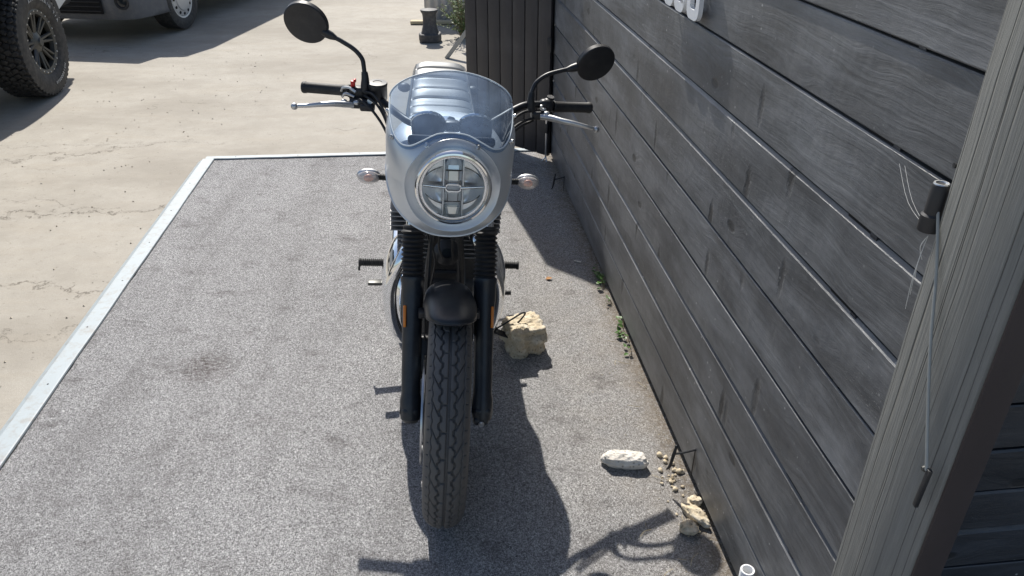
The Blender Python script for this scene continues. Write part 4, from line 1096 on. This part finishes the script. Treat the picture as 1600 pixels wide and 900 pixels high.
# weed
wr = thing('weed_bush', 'bushy green weed growing behind the grey trestle leg', 'weed', (-.50, 8.1, -.02))
m = MB(); s2 = MB(); random.seed(11)
for i in range(70):
    a = random.uniform(0, 6.3); sp = random.uniform(.05, .30); h = random.uniform(.12, .5)
    tip = Vector((sp*math.cos(a), sp*math.sin(a), h)); mid = tip*.5+Vector((0, 0, .05)); s2.tube([(0.02*math.cos(a), .02*math.sin(a), 0), mid, tip], .002, 4, sub=3)
    for k_ in range(15):
        t_ = random.uniform(.25, 1.05); p = mid*2*t_*(1-t_)+tip*t_*t_ if t_ < 1 else tip
        leaf(m, p, Vector((random.uniform(-1, 1), random.uniform(-1, 1), random.uniform(-.3, .9))), random.uniform(.018, .042), wf=.55)
m.build('leaves', M['leafy'], wr, recalc=False); s2.build('stems', M['stem'], wr)
# trestle
M['galv'] = simple('dull galvanised steel', (.34, .35, .35), .5, .5, .12, 30)
tr = thing('trestle', 'grey angle iron trestle standing on the concrete behind the door', 'trestle', (-.61, 7.2, -.022))
def bar(m, a, b_, w_=.035, t_=.005):
    a, b_ = Vector(a), Vector(b_); d = b_-a; q = Vector((0, 0, 1)).rotation_difference(d.normalized()).to_matrix()
    m.box((a+b_)/2, (w_, t_, d.length), .001, q); m.box((a+b_)/2+q @ Vector((w_/2, w_/2, 0)), (t_, w_, d.length), .001, q)
for pts in (((0, 0, 0), (.80, .0, .99)), ((-.17, 1.64, 0), (.63, 1.64, .99)), ((1.6, .0, 0), (.80, .0, .99)), ((1.43, 1.64, 0), (.63, 1.64, .99))):
    m = MB(); bar(m, *pts); m.build('leg', M['galv'], tr)
m = MB(); bar(m, (.80, 0, .99), (.63, 1.64, .99), .05); m.build('top_rail', M['galv'], tr)
m = MB(); bar(m, (.30, 0, .37), (-.02, .9, .75), .04); m.build('brace', M['strip'], tr)
# white sheet and plank
def sheet_mat():
    t = NT('white corrugated sheet'); t.b.inputs['Roughness'].default_value = .45; t.col(t.mix(t.noise(4, 5), (.58, .56, .55), (.70, .69, .68))); return t.m
M['sheet'] = sheet_mat()
m = MB(); P = []
for i in range(121):
    x = 1.1*i/120; P.append([(x, .012*math.sin(x*2*math.pi/.085), 0), (x, .012*math.sin(x*2*math.pi/.085)+.05, .9)])
m.grid(P); o = m.build('corrugated_sheet', M['sheet'], None); solid(o, .002, 0); o.location = (-.98, 9.0, -.02); tag(o, 'white corrugated sheet standing upright far behind the bollard', 'metal sheet')
m = MB(); m.box((0, 0, .02), (.55, .09, .032), .004); o = m.build('plank', M['straw'], None); o.location = (-.84, 8.78, -.02); tag(o, 'pale plank lying on the ground in front of the white sheet', 'plank')

# ---------------------------------------------------------------- vehicles
def arc_profile(L, prof_top, bot, arches, rr):
    """closed side outline: bottom edge with wheel arches then the top line"""
    pts = []
    x = 0
    pts.append((0, bot))
    for a in arches:
        for i in range(17):
            t_ = math.pi-math.pi*i/16; pts.append((a+rr*math.cos(t_), max(bot, .40+rr*math.sin(t_)) if rr > .4 else max(bot, .33+rr*math.sin(t_))))
    pts.append((L, bot)); pts += prof_top
    return pts
def car_wheel(root, c, rad, wd, side, kind):
    """c: wheel centre (x across, y along); side: +1 outer face to +x"""
    cx, cy, cz = c
    m = MB(); hw = wd/2
    rimr = rad*.60 if kind == 'offroad' else rad*.62
    prof = [(rimr-.01, -hw*.8), (rimr+.012, -hw*.98), (rad*.84, -hw*1.04), (rad*.955, -hw*.96), (rad-.012, -hw*.80), (rad-.010, hw*.80), (rad*.955, hw*.96), (rad*.84, hw*1.04), (rimr+.012, hw*.98), (rimr-.01, hw*.8)]
    if kind == 'offroad':
        prof = [(rimr-.01, -hw*.8), (rimr+.012, -hw*.98), (rad*.84, -hw*1.04), (rad*.95, -hw*.97), (rad-.022, -hw*.84), (rad-.018, hw*.84), (rad*.95, hw*.97), (rad*.84, hw*1.04), (rimr+.012, hw*.98), (rimr-.01, hw*.8)]
    m.lathe(prof, (cx, cy, cz), (1, 0, 0), 72)
    ty = m.build('wheel', M['cartyre'], root, sharp=50)
    if kind == 'offroad':
        m = MB(); nl = 54
        for i in range(nl):
            for r_ in range(5):
                a = 2*math.pi*(i+(.5 if r_ % 2 else 0)+.25*(r_//2))/nl; xo = (-.40+.2*r_)*wd*.86
                rot = Matrix.Rotation(-a, 3, 'X') @ Matrix.Rotation(random.choice((-.5, .45)), 3, 'Z')
                p = Vector((cx+xo, cy+(rad-.012)*math.sin(a), cz+(rad-.012)*math.cos(a)))
                m.box(p, (.044, .034, .022), .004, rot, 1)
            a = 2*math.pi*(i+.3)/nl
            for sg in (-1, 1): m.box((cx+sg*hw*.90, cy+(rad-.030)*math.sin(a), cz+(rad-.030)*math.cos(a)), (.022, .030 if i % 2 else .024, .040), .004, Matrix.Rotation(-a, 3, 'X'), 1)
        m.build('tread', M['cartyre'], ty, weld=False)
        xf = cx+side*hw*.80
        m = MB(); m.lathe([(rimr-.045, -side*.03), (rimr-.040, side*.004), (rimr-.012, side*.010), (rimr+.006, side*.004), (rimr+.004, -side*.03)], (xf, cy, cz), (1, 0, 0), 64); rim = m.build('rim', M['rimgrey'], ty, sharp=30)
        m = MB(); m.lathe([(.0, -side*.055), (rimr-.04, -side*.075)], (xf, cy, cz), (1, 0, 0), 48); m.build('wheel_barrel', M['gap'], ty)
        m = MB(); m.lathe([(.0, side*.010), (.028, side*.008), (.034, -side*.004), (.055, -side*.012), (.088, -side*.030), (.092, -side*.05)], (xf, cy, cz), (1, 0, 0), 40)
        for i in range(8):
            a0 = 2*math.pi*i/8
            for da in (-.13, .13):
                a = a0+da; p0 = Vector((xf-side*.032, cy+.075*math.sin(a), cz+.075*math.cos(a))); a_ = a0+da*.95; p1 = Vector((xf-side*.006, cy+(rimr-.03)*math.sin(a_), cz+(rimr-.03)*math.cos(a_)))
                m.tube([p0, p1], [.016, .011], 6)
        m.build('spokes', M['rimgrey'], ty, sharp=40)
        for i in range(24):
            m = MB(); a = 2*math.pi*i/24; m.lathe([(0, side*.008), (.0055, side*.007), (.007, 0)], (xf+side*.008, cy+(rimr-.018)*math.sin(a), cz+(rimr-.018)*math.cos(a)), (1, 0, 0), 8)
            m.build('bead_bolt', M['steel'], ty)
    else:
        xf = cx+side*hw*.86
        m = MB(); m.lathe([(rimr+.010, -side*.01), (rimr+.002, side*.008), (rimr-.014, side*.004), (rimr-.02, -side*.05)], (xf, cy, cz), (1, 0, 0), 56); m.build('rim', M['hubcap'], ty, sharp=30)
        m = MB(); m.lathe([(0, side*.030), (.05, side*.030), (rimr*.62, side*.022), (rimr*.66, side*.012), (rimr*.90, side*.004), (rimr*.93, -side*.01)], (xf, cy, cz), (1, 0, 0), 56); m.build('hubcap', M['hubcap'], ty, sharp=25)
        for i in range(12):
            a = 2*math.pi*i/12; s2 = MB(); s2.lathe([(0, side*.004), (.015, side*.0035), (.016, -side*.004)], (xf+side*.008, cy+rimr*.79*math.sin(a), cz+rimr*.79*math.cos(a)), (1, 0, 0), 14); s2.build('vent_hole', M['gap'], ty)
        m = MB(); m.lathe([(0, -side*.03), (rimr, -side*.03)], (xf, cy, cz), (1, 0, 0), 32); m.build('wheel_barrel', M['gap'], ty)
    return ty
def side_body(root, W, outline, mat, x0, bev=.04, name='body'):
    m = MB(); b_ = bmesh.new()
    lo = [b_.verts.new((x0, y, z)) for y, z in outline]; hi = [b_.verts.new((x0+W, y, z)) for y, z in outline]
    n = len(outline); fa = b_.faces.new(lo); fb = b_.faces.new(hi[::-1])
    for i in range(n): b_.faces.new((lo[i], hi[i], hi[(i+1) % n], lo[(i+1) % n]))
    bmesh.ops.recalc_face_normals(b_, faces=b_.faces[:])
    if bev: bmesh.ops.bevel(b_, geom=[e for e in b_.edges if (abs(e.verts[0].co.x-e.verts[1].co.x) < 1e-5 and min(v.co.z for v in e.verts) > .75)], offset=bev, segments=4, profile=.6, affect='EDGES')
    me = bpy.data.meshes.new('t'); b_.to_mesh(me); b_.free(); m.bm.from_mesh(me); bpy.data.meshes.remove(me)
    return m.build(name, mat, root, sharp=30)
# pickup alongside on the left; its far end is at +y. local y runs along the vehicle, x across
pk = thing('pickup_truck', 'white pickup truck at the left edge with a chunky off-road tyre and grey spoked rim', 'pickup truck', (-3.825, 6.0, -.022), (0, 0, R(6)))
WR = .405
out = [(-4.3, .52), (-3.70, .52)]
def arch(yc, r_, bot, zc):
    a0 = math.asin(min(1, (bot-zc)/r_)); return [(yc+r_*math.cos(math.pi-a0-(math.pi-2*a0)*i/16), zc+r_*math.sin(math.pi-a0-(math.pi-2*a0)*i/16)) for i in range(17)]
out = [(-4.35, .55)]+arch(-3.2, .50, .52, WR)+arch(0, .50, .52, WR)+[(.62, .52), (.92, .60), (.98, .80), (.90, 1.02), (.55, 1.10), (-.95, 1.16), (-1.05, 1.17), (-1.75, 1.72), (-3.0, 1.76), (-3.2, 1.20), (-4.35, 1.20)]
body = side_body(pk, 1.78, out, M['bodywhite'], -1.64, .05)
m = MB(); m.prism([(-1.12, 1.20), (-1.76, 1.68), (-2.2, 1.70), (-2.2, 1.20)], .012, Matrix(((0, 0, 1, .142), (1, 0, 0, 0), (0, 1, 0, 0), (0, 0, 0, 1)))); m.prism([(-2.26, 1.20), (-2.26, 1.70), (-2.95, 1.71), (-3.05, 1.22)], .012, Matrix(((0, 0, 1, .142), (1, 0, 0, 0), (0, 1, 0, 0), (0, 0, 0, 1)))); 
for mm_, nm in ((m, 'side_window'),): mm_.build(nm, M['carglass'], body)
for yc in (0, -3.2):
    m = MB(); a_ = arch(yc, .515, .50, WR); P = [[(.10, y, z), (.185, y, z), (.19, yc+(y-yc)*1.10, WR+(z-WR)*1.10), (.14, yc+(y-yc)*1.14, WR+(z-WR)*1.13)] for y, z in a_]
    m.grid(P); m.build('wheel_arch_flare', M['darkplastic'], body)
m = MB(); P = [[(x, .5*math.cos(t_)*1.0, WR+.5*math.sin(t_)) for x in (-.35, .13)] for t_ in [math.pi*i/16 for i in range(17)]]; m.grid(P); m.build('arch_liner', M['gap'], body)
m = MB(); m.box((-.75, .93, .62), (1.74, .16, .20), .04, seg=3); m.build('bumper', M['darkplastic'], body)
m = MB(); m.box((-.75, -1.6, .50), (1.5, 4.6, .14), .03); m.build('chassis', M['gap'], body)
pw = car_wheel(pk, (.115, 0, WR), WR, .275, 1, 'offroad'); car_wheel(pk, (-1.62, 0, WR), WR, .26, -1, 'offroad')
car_wheel(pk, (.115, -3.2, WR), WR, .275, 1, 'offroad'); car_wheel(pk, (-1.62, -3.2, WR), WR, .26, -1, 'offroad')
# raised white letters round the tyre wall
def ring_text(txt, cx, cy, cz, rad_, size, a_mid, step, parent, flip=1):
    m = MB()
    for i, ch in enumerate(txt):
        if ch == ' ': continue
        cu = bpy.data.curves.new('t', 'FONT'); cu.body = ch; cu.size = size; cu.extrude = .0012; cu.align_x = 'CENTER'; cu.offset = .0006
        ob = bpy.data.objects.new('t', cu); me = bpy.data.meshes.new_from_object(ob)
        a = a_mid+(i-(len(txt)-1)/2)*step*flip     # angle from the top, positive to +y
        up_ = Vector((0, math.sin(a), math.cos(a)))*(1 if flip > 0 else -1); rt_ = Vector((0, math.cos(a), -math.sin(a)))*(1 if flip > 0 else -1)
        c = Vector((cx, cy+rad_*math.sin(a), cz+rad_*math.cos(a)))
        T = Matrix(((rt_.x, up_.x, 1, c.x), (rt_.y, up_.y, 0, c.y), (rt_.z, up_.z, 0, c.z), (0, 0, 0, 1)))
        me.transform(T); m.bm.from_mesh(me); bpy.data.meshes.remove(me); bpy.data.objects.remove(ob); bpy.data.curves.remove(cu)
    return m.build('tyre_lettering', M['tyreletter'], parent, recalc=False)
ring_text('ALL-TERRAIN T/A', .2595, 0, WR, .305, .036, R(28), R(6.0), pw)
ring_text('BFGOODRICH', .2595, 0, WR, .318, .030, R(158), R(5.0), pw, -1)

# van behind, front towards the camera. local -y = its front, +x = the side facing us
M['grille'] = M['gap']
vn = thing('van', 'grey van with plastic bumper, slatted grille and silver hubcap parked behind the pickup', 'van', (-3.58, 8.52, -.022), (0, 0, R(-8)))
VR = .325
out = [(-.405, .31)]+arch(0, .40, .30, VR)+arch(3.0, .40, .30, VR)+[(3.9, .32), (4.0, .6), (3.95, 1.95), (.9, 1.98), (.35, 1.75), (-.30, 1.08), (-.66, .94), (-.72, .66), (-.44, .60)]
vb = side_body(vn, 1.72, out, M['bodygrey'], -1.60, .06)
# plastic bumper wraps round the front corner
m = MB(); P = []
for i in range(41):
    t_ = i/40; x = -.74+ (.88)*math.sin(math.pi/2*(-1+2*t_))*1.0; q = abs(-1+2*t_)
    yy = -.86+.52*max(0, (q-.60)/.40)**2.4 if q > .6 else -.86+.02*q
    x = -.74+.885*((-1+2*t_)*1.12 if q < .8 else (1 if t_ > .5 else -1)*min(1, .896+(q-.8)*.52))
    P.append([(x, yy+.10, .235), (x, yy+.02, .245), (x, yy, .28), (x, yy-.012, .40), (x, yy-.005, .54), (x, yy+.03, .60), (x, yy+.12, .62)])
m.grid(P); bp = m.build('bumper', M['plastic'], vb, sharp=50)
m = MB(); m.box((-.74, -.872, .39), (1.06, .012, .17), .004); gr = m.build('grille', M['gap'], bp)
for i in range(4):
    m = MB(); m.box((-.74, -.880, .33+i*.042), (1.03, .014, .009), .002); m.build('slat', M['darkplastic'], bp)
m = MB(); m.lathe([(.075, 0), (.070, .012), (.058, .010), (.05, -.004), (0, -.006)], (-.0, -.868, .42), (0, -1, 0), 32); m.build('fog_lamp', M['darkplastic'], bp)
m = MB(); m.lathe([(0, .004), (.045, .0)], (-.0, -.866, .42), (0, -1, 0), 24); m.build('fog_lamp_lens', M['carglass'], bp)
m = MB(); m.prism([(-.25, 1.12), (.30, 1.68), (.95, 1.76), (.95, 1.12)], .012, Matrix(((0, 0, 1, .122), (1, 0, 0, 0), (0, 1, 0, 0), (0, 0, 0, 1)))); m.build('side_window', M['carglass'], vb)
m = MB(); m.box((-.74, 1.5, .30), (1.5, 4.2, .12), .03); m.build('chassis', M['gap'], vb)
m = MB(); m.ball((.20, -.05, 1.18), (.10, .05, .12), 20); m.build('door_mirror', M['darkplastic'], vb)
for x_ in (-1.32, -.16):
    m = MB(); m.box((x_, -.62, .80), (.28, .18, .16), .04); m.build('headlight', M['lamp'], vb)
for x_, sd in ((.02, 1), (-1.50, -1)):
    for y_ in (0, 3.0): car_wheel(vn, (x_, y_, VR), VR, .20, sd, 'road')

# loose grit on the concrete and blown onto the carpet edge (beyond counting)
random.seed(5); m = MB()
for i in range(900):
    if i < 650: y = random.uniform(1.6, 7.5); x = leftx(min(y, 4.5))-.11-abs(random.gauss(0, 1.1)); z0 = -.021
    else: y = random.uniform(1.2, 4.3); x = wallx(y)-.01-abs(random.gauss(0, .10)); z0 = .001
    r_ = random.choice((.001, .0014, .0018, .0025, .005)) if i < 650 else random.uniform(.001, .003)
    a = random.uniform(0, 6.28); V = [Vector((x, y, z0+r_*1.2))]
    n_ = 5
    V += [Vector((x+r_*random.uniform(.7, 1.4)*math.cos(a+k_*6.283/n_), y+r_*random.uniform(.7, 1.3)*math.sin(a+k_*6.283/n_), z0)) for k_ in range(n_)]
    m.add(V, [(0, 1+k_, 1+(k_+1) % n_) for k_ in range(n_)])
tag(m.build('grit', M['rock'], None, recalc=False), kind='stuff')
# cobweb threads between the rubber stop and the boards
cw = thing('cobweb', 'torn white cobweb threads below and left of the black rubber stop', 'cobweb', (.598, 1.03, 1.20))
M['web'] = simple('dusty web', (.62, .62, .60), .8)
m = MB()
for i in range(2):
    a = Vector((.0, -.03+random.uniform(-.004, .004), .01)); y_ = random.uniform(.08, .10); b_ = Vector((.013-.1105*y_*.9, y_, random.uniform(.055, .075)))
    m.tube([a, (a+b_)/2+Vector((-.004, 0, -random.uniform(.006, .018))), b_], random.uniform(.00025, .00045), 4, sub=4)
for i in range(6):
    z1 = random.uniform(-.03, -.13); m.tube([(.004, -.03, .0), (.000, -.028+random.uniform(-.004, .004), z1/2), (.006, -.026+random.uniform(-.006, .006), z1)], .0004, 4, sub=4)
m.build('threads', M['web'], cw)
